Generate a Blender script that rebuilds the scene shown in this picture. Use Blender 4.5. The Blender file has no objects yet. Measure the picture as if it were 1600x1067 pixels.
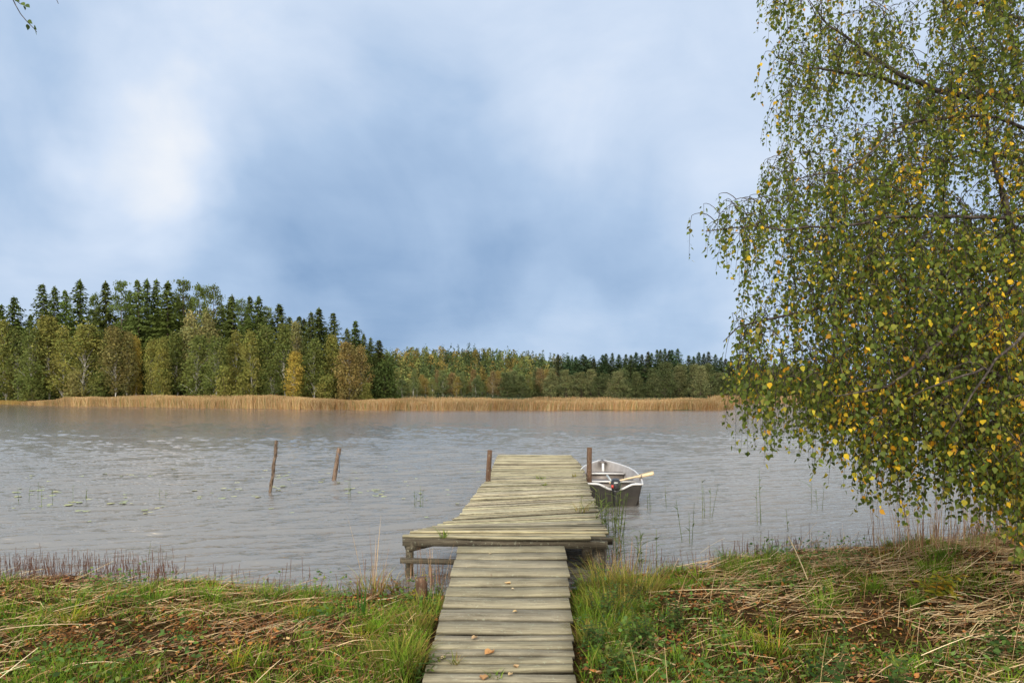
import bpy, math, random
import numpy as np
from mathutils import Vector, Matrix

R = math.radians
random.seed(7)
rng = np.random.default_rng(7)
scene = bpy.context.scene
COL = scene.collection

# ------------------------------------------------------------------ camera
EYE = 2.3          # metres above the water
F = 1067.0         # focal length in photograph pixels
HOR = 614.0        # the row of the horizon
cam_d = bpy.data.cameras.new('camera')
cam = bpy.data.objects.new('camera', cam_d)
COL.objects.link(cam)
cam.location = (0, 0, EYE)
cam.rotation_euler = (R(90), 0, 0)
cam_d.sensor_width = 36.0
cam_d.lens = 24.0
cam_d.shift_y = (HOR - 533.5) / 1600.0
cam_d.clip_start = 0.05
cam_d.clip_end = 8000
scene.camera = cam

# ------------------------------------------------------------------ sky, sun, exposure
SUN_EL, SUN_AZ = 38, 205      # azimuth measured clockwise from +Y (the view)
world = bpy.data.worlds.new('World')
scene.world = world
world.use_nodes = True
wt = world.node_tree
wt.nodes.clear()


def wn(kind, **kw):
    n = wt.nodes.new(kind)
    for k, v in kw.items():
        setattr(n, k, v)
    return n


def wmath(op, a, b=None, c=None, clamp=False):
    n = wn('ShaderNodeMath', operation=op, use_clamp=clamp)
    for i, v in enumerate((a, b, c)):
        if v is None:
            continue
        if isinstance(v, (int, float)):
            n.inputs[i].default_value = v
        else:
            wt.links.new(v, n.inputs[i])
    return n.outputs[0]


def wmap(val, a, b, c, d):
    n = wn('ShaderNodeMapRange', interpolation_type='SMOOTHSTEP')
    wt.links.new(val, n.inputs[0])
    for i, v in enumerate((a, b, c, d)):
        n.inputs[i + 1].default_value = v
    return n.outputs[0]


tc = wn('ShaderNodeTexCoord')
DIR = tc.outputs['Generated']
sep = wn('ShaderNodeSeparateXYZ')
wt.links.new(DIR, sep.inputs[0])
DZ = sep.outputs[2]
# flat cloud layer: the direction divided by its height
den = wmath('ADD', wmath('MAXIMUM', DZ, 0.0), 0.22)
cmb = wn('ShaderNodeCombineXYZ')
wt.links.new(wmath('DIVIDE', sep.outputs[0], den), cmb.inputs[0])
wt.links.new(wmath('DIVIDE', sep.outputs[1], den), cmb.inputs[1])
n1 = wn('ShaderNodeTexNoise')
n1.inputs['Scale'].default_value = 1.9
n1.inputs['Detail'].default_value = 9
n1.inputs['Roughness'].default_value = 0.56
n1.inputs['Distortion'].default_value = 0.3
wt.links.new(cmb.outputs[0], n1.inputs['Vector'])
n2 = wn('ShaderNodeTexNoise')
n2.inputs['Scale'].default_value = 2.6
n2.inputs['Detail'].default_value = 5
wt.links.new(DIR, n2.inputs['Vector'])
# wobble the direction so that the cloud edges are ragged
vs = wn('ShaderNodeVectorMath', operation='SUBTRACT')
wt.links.new(n2.outputs['Color'], vs.inputs[0])
vs.inputs[1].default_value = (0.5, 0.5, 0.5)
vm = wn('ShaderNodeVectorMath', operation='SCALE')
wt.links.new(vs.outputs[0], vm.inputs[0])
vm.inputs['Scale'].default_value = 0.42
va = wn('ShaderNodeVectorMath', operation='ADD')
wt.links.new(DIR, va.inputs[0])
wt.links.new(vm.outputs[0], va.inputs[1])
vn = wn('ShaderNodeVectorMath', operation='NORMALIZE')
wt.links.new(va.outputs[0], vn.inputs[0])
WD = vn.outputs[0]


def blob(px, py, deg, w):
    d = Vector(((px - 800) / F, 1, (HOR - py) / F)).normalized()
    n = wn('ShaderNodeVectorMath', operation='DOT_PRODUCT')
    wt.links.new(WD, n.inputs[0])
    n.inputs[1].default_value = d
    return wmap(n.outputs['Value'], math.cos(R(deg)), 1.0, 0.0, w)


val = wmap(DZ, 0.0, 0.55, 0.56, 0.65)
for b in [(245, 190, 9, 0.20), (60, 230, 9, -0.05), (270, 290, 9, 0.15), (360, 130, 10, 0.04), (110, 150, 16, -0.03), (170, 360, 9, 0.04),
          (560, 345, 14, -0.15), (700, 320, 10, -0.08), (430, 390, 11, -0.11), (150, 400, 9, -0.02),
          (1000, 440, 10, -0.05), (860, 390, 11, -0.12), (640, 440, 9, -0.06), (700, 60, 16, 0.06), (1080, 120, 18, 0.08), (950, 300, 9, -0.05),
          (600, 150, 9, -0.04), (900, 500, 4, 0.08), (480, 435, 5, 0.09), (760, 250, 7, -0.04), (1150, 480, 5, 0.06), (60, 440, 6, 0.08)]:
    val = wmath('ADD', val, blob(*b))
val = wmath('ADD', val, wmath('MULTIPLY', wmath('SUBTRACT', n1.outputs['Fac'], 0.5), 0.26))
n3 = wn('ShaderNodeTexNoise')
n3.inputs['Scale'].default_value = 4.2
n3.inputs['Detail'].default_value = 8
n3.inputs['Roughness'].default_value = 0.55
n3.inputs['Distortion'].default_value = 0.6
wt.links.new(DIR, n3.inputs['Vector'])
val = wmath('ADD', val, wmath('MULTIPLY', wmath('SUBTRACT', n3.outputs['Fac'], 0.5), 0.44))
ramp = wn('ShaderNodeValToRGB')
wt.links.new(val, ramp.inputs[0])
el = ramp.color_ramp.elements
el[0].position, el[0].color = 0.0, (0.105, 0.225, 0.455, 1)
el[1].position, el[1].color = 1.0, (0.96, 0.97, 1.0, 1)
for p, c in [(0.25, (0.28, 0.42, 0.65, 1)), (0.5, (0.44, 0.585, 0.81, 1)), (0.75, (0.66, 0.77, 0.95, 1))]:
    e = el.new(p)
    e.color = c
# unseen sky behind the camera, brightened as added fill light
thin = wmap(sep.outputs[1], -0.08, -0.55, 0.0, 1.0)
mixw = wn('ShaderNodeMix', data_type='RGBA')
wt.links.new(thin, mixw.inputs[0])
wt.links.new(ramp.outputs[0], mixw.inputs[6])
mixw.inputs[7].default_value = (3.7, 3.5, 3.15, 1)
sky = wn('ShaderNodeTexSky', sky_type='NISHITA')
sky.sun_disc = False
sky.sun_elevation = R(SUN_EL)
sky.sun_rotation = R(SUN_AZ)
sc10 = wn('ShaderNodeMix', data_type='RGBA', blend_type='MULTIPLY')
sc10.inputs[0].default_value = 1.0
wt.links.new(mixw.outputs[2], sc10.inputs[6])
sc10.inputs[7].default_value = (8.5, 8.5, 8.4, 1)
cl = wn('ShaderNodeMix', data_type='RGBA')
cl.inputs[0].default_value = 0.96         # cloud cover
wt.links.new(sky.outputs[0], cl.inputs[6])
wt.links.new(sc10.outputs[2], cl.inputs[7])
bg = wn('ShaderNodeBackground')
bg.inputs['Strength'].default_value = 0.1
wt.links.new(cl.outputs[2], bg.inputs['Color'])
wo = wn('ShaderNodeOutputWorld')
wt.links.new(bg.outputs[0], wo.inputs[0])

sun_d = bpy.data.lights.new('sun', 'SUN')
sun_d.energy = 1.5
sun_d.angle = R(10)
sun_d.color = (1.0, 0.95, 0.88)
sun = bpy.data.objects.new('sun', sun_d)
COL.objects.link(sun)
sd = Vector((math.sin(R(SUN_AZ)) * math.cos(R(SUN_EL)), math.cos(R(SUN_AZ)) * math.cos(R(SUN_EL)), math.sin(R(SUN_EL))))
sun.rotation_euler = sd.to_track_quat('Z', 'Y').to_euler()
sun.location = (0, -5, 30)

vw = scene.view_settings
vw.view_transform = 'Standard'
vw.look = 'None'
vw.gamma = 1.0
vw.exposure = 0.25
vw.use_curve_mapping = False
scene.cycles.use_denoising = True
scene.cycles.max_bounces = 8


# ------------------------------------------------------------------ helpers
def P(px, py, Y):
    """photograph pixel at depth Y -> world point"""
    return np.array([(px - 800) / F * Y, Y, EYE - (py - HOR) / F * Y])


def tag(o, label=None, cat=None, group=None, kind=None):
    if label:
        o['label'] = label
    if cat:
        o['category'] = cat
    if group:
        o['group'] = group
    if kind:
        o['kind'] = kind
    return o


def empty(name, loc, rz=0.0, scale=1.0):
    o = bpy.data.objects.new(name, None)
    o.location = loc
    o.rotation_euler = (0, 0, rz)
    o.scale = (scale,) * 3
    o.empty_display_size = 0.2
    COL.objects.link(o)
    return o


class MB:
    """collects vertices and faces, builds ONE mesh object"""

    def __init__(self):
        self.v, self.c, self.f4, self.f3 = [], [], [], []
        self.n = 0

    def add(self, v, quads=None, tris=None, col=(1, 1, 1)):
        v = np.asarray(v, float).reshape(-1, 3)
        col = np.asarray(col, float)
        if col.ndim == 1:
            col = np.broadcast_to(col, (len(v), 3))
        self.v.append(v)
        self.c.append(col)
        if quads is not None and len(quads):
            self.f4.append(np.asarray(quads, int).reshape(-1, 4) + self.n)
        if tris is not None and len(tris):
            self.f3.append(np.asarray(tris, int).reshape(-1, 3) + self.n)
        self.n += len(v)

    def box(self, x0, x1, y0, y1, z0, z1, col=(1, 1, 1), M=None):
        v = np.array([(x, y, z) for z in (z0, z1) for y in (y0, y1) for x in (x0, x1)], float)
        if M is not None:
            v = v @ np.array(M.to_3x3()).T + np.array(M.translation)
        self.add(v, [(0, 2, 3, 1), (4, 5, 7, 6), (0, 1, 5, 4), (2, 6, 7, 3), (0, 4, 6, 2), (1, 3, 7, 5)], col=col)

    def tube(self, pts, rad, sides=8, col=(1, 1, 1), cap=True, wob=0.0):
        pts = np.asarray(pts, float)
        n = len(pts)
        rad = np.broadcast_to(np.asarray(rad, float), (n,))
        t = np.gradient(pts, axis=0)
        t /= np.linalg.norm(t, axis=1)[:, None] + 1e-9
        ref = np.where(np.abs(t[:, 2:3]) > 0.9, np.array([[1.0, 0, 0]]), np.array([[0, 0, 1.0]]))
        a = np.cross(t, ref)
        a /= np.linalg.norm(a, axis=1)[:, None] + 1e-9
        b = np.cross(t, a)
        ang = np.arange(sides) / sides * 2 * np.pi
        rr = rad[:, None] * (1 + wob * rng.uniform(-1, 1, (n, sides)))
        v = pts[:, None, :] + rr[..., None] * (a[:, None, :] * np.cos(ang)[None, :, None] + b[:, None, :] * np.sin(ang)[None, :, None])
        i = np.arange(n - 1)[:, None] * sides
        j = np.arange(sides)[None, :]
        k = (j + 1) % sides
        q = np.stack([i + j, i + k, i + sides + k, i + sides + j], -1).reshape(-1, 4)
        v = v.reshape(-1, 3)
        tr = None
        if cap:
            v = np.vstack([v, pts[:1], pts[-1:]])
            c0, c1 = n * sides, n * sides + 1
            jj = np.arange(sides)
            kk = (jj + 1) % sides
            tr = np.vstack([np.stack([np.full(sides, c0), kk, jj], -1),
                            np.stack([np.full(sides, c1), (n - 1) * sides + jj, (n - 1) * sides + kk], -1)])
        self.add(v, q, tr, col)

    def strips(self, base, disp, side, width, bend=None, seg=2, col=(1, 1, 1), taper=0.15, belly=0.0):
        """N thin blades: base + disp*t + bend*t^2, half width along side"""
        base = np.asarray(base, float)
        N = len(base)
        disp = np.broadcast_to(disp, (N, 3))
        side = np.broadcast_to(side, (N, 3))
        bend = np.zeros((N, 3)) if bend is None else np.broadcast_to(bend, (N, 3))
        width = np.broadcast_to(np.asarray(width, float), (N,))
        t = np.linspace(0, 1, seg + 1)
        w = (1 - (1 - taper) * t ** 1.5) * (1 + belly * np.sin(t * np.pi)) * 0.5
        p = base[:, None] + disp[:, None] * t[None, :, None] + bend[:, None] * (t ** 2)[None, :, None]
        off = side[:, None] * (w[None, :] * width[:, None])[..., None]
        v = np.stack([p - off, p + off], 2).reshape(-1, 3)
        k = np.arange(seg)
        q1 = np.stack([2 * k, 2 * k + 1, 2 * k + 3, 2 * k + 2], -1)
        q = (np.arange(N)[:, None, None] * (2 * (seg + 1)) + q1[None]).reshape(-1, 4)
        col = np.asarray(col, float)
        if col.ndim == 2:
            col = np.repeat(col, 2 * (seg + 1), axis=0)
        self.add(v, q, col=col)

    def leaves(self, base, d, nrm, length, width, col, wide=0.36, fold=0.18):
        """N kite-shaped leaves folded along the midrib; d = direction, nrm = rough normal"""
        base = np.asarray(base, float)
        N = len(base)
        d = d / (np.linalg.norm(d, axis=1)[:, None] + 1e-9)
        s = np.cross(d, nrm)
        s /= np.linalg.norm(s, axis=1)[:, None] + 1e-9
        up = np.cross(s, d)
        length = np.broadcast_to(length, (N,))[:, None]
        width = np.broadcast_to(width, (N,))[:, None] * 0.5
        v = np.empty((N, 6, 3))
        v[:, 0] = base
        v[:, 1] = base + d * length * wide * 0.55 - s * width * 0.85 + up * width * fold
        v[:, 2] = base + d * length * (wide + 0.12) - s * width + up * width * fold * 0.6
        v[:, 3] = base + d * length
        v[:, 4] = base + d * length * (wide + 0.12) + s * width + up * width * fold * 0.6
        v[:, 5] = base + d * length * wide * 0.55 + s * width * 0.85 + up * width * fold
        q = (np.arange(N)[:, None, None] * 6 + np.array([[0, 1, 2, 3], [0, 3, 4, 5]])[None]).reshape(-1, 4)
        col = np.asarray(col, float)
        if col.ndim == 2:
            col = np.repeat(col, 6, axis=0)
        self.add(v.reshape(-1, 3), q, col=col)

    def build(self, name, mat, parent=None, smooth=False):
        me = mesh_from(self, name, mat, smooth)
        o = bpy.data.objects.new(name, me)
        COL.objects.link(o)
        if parent is not None:
            o.parent = parent
        return o


def mesh_from(mb, name, mat, smooth=False):
    me = bpy.data.meshes.new(name)
    v = np.vstack(mb.v)
    q = np.vstack(mb.f4) if mb.f4 else np.zeros((0, 4), int)
    t = np.vstack(mb.f3) if mb.f3 else np.zeros((0, 3), int)
    me.vertices.add(len(v))
    me.vertices.foreach_set('co', v.astype(np.float32).ravel())
    loops = np.concatenate([q.ravel(), t.ravel()])
    me.loops.add(len(loops))
    me.loops.foreach_set('vertex_index', loops.astype(np.int32))
    starts = np.concatenate([np.arange(len(q)) * 4, len(q) * 4 + np.arange(len(t)) * 3])
    me.polygons.add(len(starts))
    me.polygons.foreach_set('loop_start', starts.astype(np.int32))
    if smooth:
        me.polygons.foreach_set('use_smooth', np.ones(len(starts), bool))
    c = np.vstack(mb.c)
    at = me.color_attributes.new('Col', 'FLOAT_COLOR', 'POINT')
    at.data.foreach_set('color', np.hstack([c, np.ones((len(c), 1))]).astype(np.float32).ravel())
    me.update(calc_edges=True)
    me.validate()
    if mat is not None:
        me.materials.append(mat)
    return me


def _hash(ix, iy, seed):
    h = (ix * 374761393 + iy * 668265263 + seed * 974711) & 0xFFFFFFFF
    h = ((h ^ (h >> 13)) * 1274126177) & 0xFFFFFFFF
    return ((h ^ (h >> 16)) & 0xFFFF) / 65535.0


def vnoise(x, y, seed=0):
    x = np.asarray(x, float)
    y = np.asarray(y, float)
    ix, iy = np.floor(x).astype(np.int64), np.floor(y).astype(np.int64)
    fx, fy = x - ix, y - iy
    fx, fy = fx * fx * (3 - 2 * fx), fy * fy * (3 - 2 * fy)
    a, b = _hash(ix, iy, seed), _hash(ix + 1, iy, seed)
    c, d = _hash(ix, iy + 1, seed), _hash(ix + 1, iy + 1, seed)
    return (a * (1 - fx) + b * fx) * (1 - fy) + (c * (1 - fx) + d * fx) * fy


def fbm(x, y, seed=0, o=4):
    s, a, t = 0, 0.5, 0
    for i in range(o):
        s = s + a * vnoise(np.asarray(x) * 2 ** i, np.asarray(y) * 2 ** i, seed + i)
        t += a
        a *= 0.5
    return s / t


def sstep(a, b, x):
    t = np.clip((np.asarray(x, float) - a) / (b - a), 0, 1)
    return t * t * (3 - 2 * t)


def unit(n):
    v = rng.normal(size=(n, 3))
    return v / np.linalg.norm(v, axis=1)[:, None]


def pick(n, cols, probs=None, jit=0.18):
    """N random colours from a palette with some jitter of brightness"""
    cols = np.asarray(cols, float)
    i = rng.choice(len(cols), n, p=probs)
    return cols[i] * rng.uniform(1 - jit, 1 + jit, (n, 1)) * rng.uniform(0.94, 1.06, (n, 3))


# ------------------------------------------------------------------ materials
class Mat:
    def __init__(self, name):
        self.m = bpy.data.materials.new(name)
        self.m.use_nodes = True
        self.t = self.m.node_tree
        self.t.nodes.clear()
        self.out = self.n('ShaderNodeOutputMaterial')

    def n(self, kind, **kw):
        nd = self.t.nodes.new(kind)
        for k, v in kw.items():
            setattr(nd, k, v)
        return nd

    def l(self, a, b):
        self.t.links.new(a, b)

    def noise(self, scale, detail=4, rough=0.5, vec=None, sc=None, rot=0.0, coord='Object', dist=0.0):
        if vec is None:
            vec = self.n('ShaderNodeTexCoord').outputs[coord]
        if sc is not None:
            mp = self.n('ShaderNodeMapping')
            mp.inputs['Scale'].default_value = sc
            mp.inputs['Rotation'].default_value = (0, 0, rot)
            self.l(vec, mp.inputs[0])
            vec = mp.outputs[0]
        nd = self.n('ShaderNodeTexNoise')
        nd.inputs['Scale'].default_value = scale
        nd.inputs['Detail'].default_value = detail
        nd.inputs['Roughness'].default_value = rough
        nd.inputs['Distortion'].default_value = dist
        self.l(vec, nd.inputs['Vector'])
        return nd.outputs['Fac']

    def ramp(self, fac, stops):
        nd = self.n('ShaderNodeValToRGB')
        e = nd.color_ramp.elements
        e[0].position, e[0].color = stops[0][0], (*stops[0][1], 1)
        e[1].position, e[1].color = stops[-1][0], (*stops[-1][1], 1)
        for p, c in stops[1:-1]:
            k = e.new(p)
            k.color = (*c, 1)
        self.l(fac, nd.inputs[0])
        return nd.outputs[0]

    def math(self, op, a, b=None, clamp=False):
        nd = self.n('ShaderNodeMath', operation=op, use_clamp=clamp)
        for i, v in enumerate((a, b)):
            if v is None:
                continue
            if isinstance(v, (int, float)):
                nd.inputs[i].default_value = v
            else:
                self.l(v, nd.inputs[i])
        return nd.outputs[0]

    def mul(self, a, b, fac=1.0, blend='MULTIPLY'):
        nd = self.n('ShaderNodeMix', data_type='RGBA', blend_type=blend)
        for i, v in ((0, fac), (6, a), (7, b)):
            if isinstance(v, (int, float)):
                nd.inputs[i].default_value = v
            elif isinstance(v, tuple):
                nd.inputs[i].default_value = (*v, 1)
            else:
                self.l(v, nd.inputs[i])
        return nd.outputs[2]

    def vcol(self):
        return self.n('ShaderNodeVertexColor', layer_name='Col').outputs[0]

    def bump(self, h, dist=0.01, strength=1.0, normal=None):
        nd = self.n('ShaderNodeBump')
        nd.inputs['Distance'].default_value = dist
        nd.inputs['Strength'].default_value = strength
        self.l(h, nd.inputs['Height'])
        if normal is not None:
            self.l(normal, nd.inputs['Normal'])
        return nd.outputs[0]

    def principled(self, col, rough=0.7, metal=0.0, normal=None, spec=0.5, ior=1.45):
        b = self.n('ShaderNodeBsdfPrincipled')
        for k, v in (('Base Color', col), ('Roughness', rough), ('Metallic', metal)):
            if isinstance(v, (int, float)):
                b.inputs[k].default_value = v
            elif isinstance(v, tuple):
                b.inputs[k].default_value = (*v, 1)
            else:
                self.l(v, b.inputs[k])
        b.inputs['Specular IOR Level'].default_value = spec
        b.inputs['IOR'].default_value = ior
        if normal is not None:
            self.l(normal, b.inputs['Normal'])
        self.l(b.outputs[0], self.out.inputs[0])
        return b

    def leafy(self, col, trans=0.35, gloss=0.04, tcol=None):
        """thin leaf: diffuse + translucent + a little sheen"""
        d = self.n('ShaderNodeBsdfDiffuse')
        t = self.n('ShaderNodeBsdfTranslucent')
        self.l(col, d.inputs[0])
        self.l(tcol if tcol is not None else col, t.inputs[0])
        m = self.n('ShaderNodeMixShader')
        m.inputs[0].default_value = trans
        self.l(d.outputs[0], m.inputs[1])
        self.l(t.outputs[0], m.inputs[2])
        last = m.outputs[0]
        if gloss:
            g = self.n('ShaderNodeBsdfGlossy')
            g.inputs['Roughness'].default_value = 0.45
            m2 = self.n('ShaderNodeMixShader')
            m2.inputs[0].default_value = gloss
            self.l(last, m2.inputs[1])
            self.l(g.outputs[0], m2.inputs[2])
            last = m2.outputs[0]
        self.l(last, self.out.inputs[0])


def mat_vleaf(name, trans=0.35, gloss=0.04):
    m = Mat(name)
    m.leafy(m.vcol(), trans, gloss)
    return m.m


def mat_tree_leaf(name):
    """crown of a shared tree mesh: the tree's own colour times the tint of each spray"""
    m = Mat(name)
    oi = m.n('ShaderNodeObjectInfo')
    m.leafy(m.mul(m.vcol(), oi.outputs['Color']), 0.3, 0.0)
    return m.m


def mat_bark(name, c0, c1, c2, sc=(6, 6, 1.2), scale=3.0):
    m = Mat(name)
    f = m.noise(scale, 5, 0.6, sc=sc)
    col = m.ramp(f, [(0.3, c0), (0.5, c1), (0.72, c2)])
    m.principled(col, 0.85, normal=m.bump(f, 0.02), spec=0.2)
    return m.m


def mat_wood(name, cols, grain_axis='x', spots=True, rough=0.85, crackf=0.75):
    m = Mat(name)
    tcx = m.n('ShaderNodeTexCoord').outputs['Object']
    sc = (0.8, 22, 22) if grain_axis == 'x' else (22, 22, 0.8)
    g = m.noise(2.2, 6, 0.62, vec=tcx, sc=sc, dist=0.4)
    g2 = m.noise(3.4, 5, 0.65, vec=tcx, sc=(sc[0] * 1.6, sc[1], sc[2] * (1 if grain_axis == 'x' else 1.6)))
    base = m.ramp(g, [(0.25, cols[0]), (0.42, cols[1]), (0.6, cols[2]), (0.8, cols[3])])
    crack = m.ramp(g2, [(0.35, (0.20, 0.165, 0.13)), (0.45, (1, 1, 1))])
    col = m.mul(base, crack, crackf)
    if spots:                      # stains and lichen
        s = m.noise(2.6, 6, 0.65, vec=tcx, sc=(0.7, 1.6, 1))
        col = m.mul(col, m.ramp(s, [(0.33, (0.42, 0.40, 0.36)), (0.5, (1, 1, 1)), (0.66, (1.0, 1.0, 0.93))]), 0.6)
        li = m.noise(30, 3, 0.6, vec=tcx)
        lf = m.ramp(li, [(0.60, (0, 0, 0)), (0.72, (1, 1, 1))])
        col = m.mul(col, (0.40, 0.44, 0.33), m.math('MULTIPLY', lf, 0.45), 'MIX')
    col = m.mul(col, m.vcol())
    h = m.math('ADD', m.math('MULTIPLY', g, 0.5), g2)
    m.principled(col, rough, normal=m.bump(h, 0.006), spec=0.25)
    return m.m


M = {}
M['deck_wood'] = mat_wood('weathered_plank', [(0.11, 0.098, 0.068), (0.31, 0.275, 0.185), (0.49, 0.445, 0.305), (0.62, 0.575, 0.42)])
M['ramp_wood'] = mat_wood('mossy_plank', [(0.14, 0.120, 0.084), (0.22, 0.192, 0.132), (0.30, 0.265, 0.182), (0.39, 0.35, 0.25)], crackf=0.5)
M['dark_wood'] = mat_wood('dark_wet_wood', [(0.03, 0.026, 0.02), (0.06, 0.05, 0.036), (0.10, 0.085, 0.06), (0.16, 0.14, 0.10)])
M['post_wood'] = mat_wood('brown_post_wood', [(0.035, 0.02, 0.014), (0.085, 0.05, 0.032), (0.14, 0.08, 0.05), (0.22, 0.14, 0.09)], 'z')
M['stake_wood'] = mat_wood('stake_wood', [(0.06, 0.04, 0.03), (0.13, 0.085, 0.06), (0.21, 0.145, 0.105), (0.3, 0.22, 0.17)], 'z')
M['grey_stake'] = mat_bark('stake_bark', (0.02, 0.016, 0.012), (0.10, 0.07, 0.05), (0.24, 0.18, 0.13), sc=(9, 9, 3))
M['spruce_bark'] = mat_bark('spruce_bark', (0.05, 0.035, 0.028), (0.10, 0.075, 0.06), (0.16, 0.12, 0.10))
M['birch_bark'] = mat_bark('birch_bark', (0.06, 0.05, 0.045), (0.42, 0.40, 0.36), (0.62, 0.60, 0.55), sc=(1.2, 1.2, 5), scale=2.0)
M['limb_bark'] = mat_bark('limb_bark', (0.012, 0.010, 0.009), (0.040, 0.031, 0.025), (0.13, 0.11, 0.09), sc=(6, 6, 6))
M['tree_leaf'] = mat_tree_leaf('tree_leaf')
M['leaf'] = mat_vleaf('leaf', 0.42, 0.008)
M['grass'] = mat_vleaf('grass_blade', 0.3, 0.0)
M['straw'] = mat_vleaf('straw', 0.1, 0.0)
M['reed'] = mat_vleaf('reed', 0.25, 0.0)
M['pad'] = mat_vleaf('lily_leaf', 0.05, 0.25)

m = Mat('soil')
f1 = m.noise(1.3, 5, 0.6)
f2 = m.noise(28, 6, 0.7)
c = m.ramp(f2, [(0.30, (0.014, 0.009, 0.005)), (0.46, (0.045, 0.026, 0.013)), (0.60, (0.10, 0.06, 0.03)), (0.75, (0.20, 0.13, 0.07))])
c = m.mul(c, m.ramp(f1, [(0.4, (1, 1, 1)), (0.65, (0.62, 0.80, 0.42))]))
m.principled(c, 1.0, normal=m.bump(f2, 0.04), spec=0.0)
M['soil'] = m.m

m = Mat('forest_floor')
f2 = m.noise(0.5, 6, 0.7)
m.principled(m.ramp(f2, [(0.3, (0.02, 0.03, 0.012)), (0.7, (0.07, 0.075, 0.03))]), 1.0, spec=0.05)
M['forest_floor'] = m.m

# water: dark and glossy, ruffled by the wind; long low waves, short ripples and calm lanes
m = Mat('lake_water')
tco = m.n('ShaderNodeTexCoord').outputs['Object']
w2 = m.noise(1.0, 3, 0.55, vec=tco, sc=(1.5, 6.5, 1), rot=R(-20), dist=0.4)
w3 = m.noise(1.0, 3, 0.6, vec=tco, sc=(7, 22, 1), rot=R(-8))
sx = m.n('ShaderNodeSeparateXYZ')
m.l(tco, sx.inputs[0])
fade = m.math('DIVIDE', 1.0, m.math('ADD', 1.0, m.math('DIVIDE', m.math('MAXIMUM', sx.outputs[1], 0.0), 130.0)))
h = m.math('ADD', m.math('MULTIPLY', w2, 0.045), m.math('MULTIPLY', w3, 0.010))
nb = m.bump(m.math('MULTIPLY', h, fade), 1.0, 1.0)
far = m.n('ShaderNodeMapRange')          # unresolved ripples far out
m.l(sx.outputs[1], far.inputs[0])
for i_, v_ in enumerate((15.0, 90.0, 0.05, 0.09)):
    far.inputs[i_ + 1].default_value = v_
fr = m.n('ShaderNodeFresnel')
fr.inputs['IOR'].default_value = 2.8
m.l(nb, fr.inputs['Normal'])
di = m.n('ShaderNodeBsdfDiffuse')          # peaty water under the surface
di.inputs['Color'].default_value = (0.15, 0.146, 0.140, 1)
gl = m.n('ShaderNodeBsdfGlossy')
gl.inputs['Color'].default_value = (1.0, 0.885, 0.75, 1)
m.l(far.outputs[0], gl.inputs['Roughness'])
m.l(nb, gl.inputs['Normal'])
mx = m.n('ShaderNodeMixShader')
m.l(fr.outputs[0], mx.inputs[0])
m.l(di.outputs[0], mx.inputs[1])
m.l(gl.outputs[0], mx.inputs[2])
m.l(mx.outputs[0], m.out.inputs[0])
M['water'] = m.m

m = Mat('aluminium')
f = m.noise(6, 5, 0.6)
m.principled(m.ramp(f, [(0.3, (0.36, 0.335, 0.32)), (0.7, (0.52, 0.49, 0.47))]), 0.5, 0.35, spec=0.4)
M['alu'] = m.m
m = Mat('aluminium_rim')
m.principled((0.58, 0.57, 0.56), 0.45, 0.2)
M['rim'] = m.m
m = Mat('dark_hull')
f = m.noise(5, 5, 0.6)
m.principled(m.ramp(f, [(0.3, (0.014, 0.012, 0.011)), (0.7, (0.036, 0.031, 0.027))]), 0.45, 0.1)
M['hull'] = m.m
m = Mat('bench_aluminium')
f = m.noise(8, 5, 0.6)
m.principled(m.ramp(f, [(0.3, (0.13, 0.108, 0.095)), (0.7, (0.22, 0.19, 0.17))]), 0.5, 0.3)
M['bench'] = m.m
m = Mat('black_plastic')
f = m.noise(20, 3, 0.6)
m.principled(m.ramp(f, [(0.3, (0.012, 0.012, 0.013)), (0.7, (0.035, 0.035, 0.038))]), 0.3)
M['black'] = m.m
m = Mat('grey_plastic')
m.principled((0.5, 0.52, 0.5), 0.45)
M['grey'] = m.m
m = Mat('red_decal')
m.principled((0.5, 0.06, 0.05), 0.4)
M['red'] = m.m
m = Mat('pale_pine')
f = m.noise(4, 5, 0.6, sc=(1, 12, 12))
m.principled(m.ramp(f, [(0.3, (0.50, 0.37, 0.21)), (0.7, (0.64, 0.52, 0.34))]), 0.45)
M['oar'] = m.m
m = Mat('blue_cord')
m.principled((0.06, 0.09, 0.14), 0.8)
M['cord'] = m.m


# ------------------------------------------------------------------ near bank, water, far land
def shore(x):
    return np.interp(x, [-30, -12, -6.3, -3.4, -1.9, 0, 1.2, 2.0, 2.7, 4.2, 5.8, 8.7, 14, 30],
                     [9.2, 8.7, 8.35, 8.1, 7.75, 7.6, 8.2, 8.7, 9.25, 9.8, 10.2, 11.3, 13, 16])


def walk_right(y):
    return np.interp(y, [4.2, 5.2, 7.2, 8.45], [0.43, 0.47, 0.60, 0.655])


def off_walk(x, y, m_=0.06):
    return (x < -0.66 - m_) | (x > walk_right(y) + m_)


def ground_z(x, y):
    x, y = np.asarray(x, float), np.asarray(y, float)
    d = shore(x) + (fbm(x * 1.3, y * 0.7, 11) - 0.5) * 0.9 - y
    z = np.where(d > 0, 0.24 * (1 - np.exp(-d / 1.9)) + 0.012 * np.clip(d, 0, 20), d * 0.16)
    z = z + np.where(d > 0, 1, 0) * sstep(0, 0.8, d) * ((fbm(x * 1.1, y * 1.1, 3) - 0.5) * 0.22 + (fbm(x * 4, y * 4, 5) - 0.5) * 0.11)
    z = z + 0.18 * sstep(2.2, 5.5, x) * sstep(0.3, 2.5, d)
    z = np.where(~off_walk(x, y, 0.10), np.minimum(z, ramp_z(y) - 0.09), z)
    return np.maximum(z, -1.2)


def ramp_z(y):
    return 0.42 - (8.45 - np.asarray(y, float)) * 0.066


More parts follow.
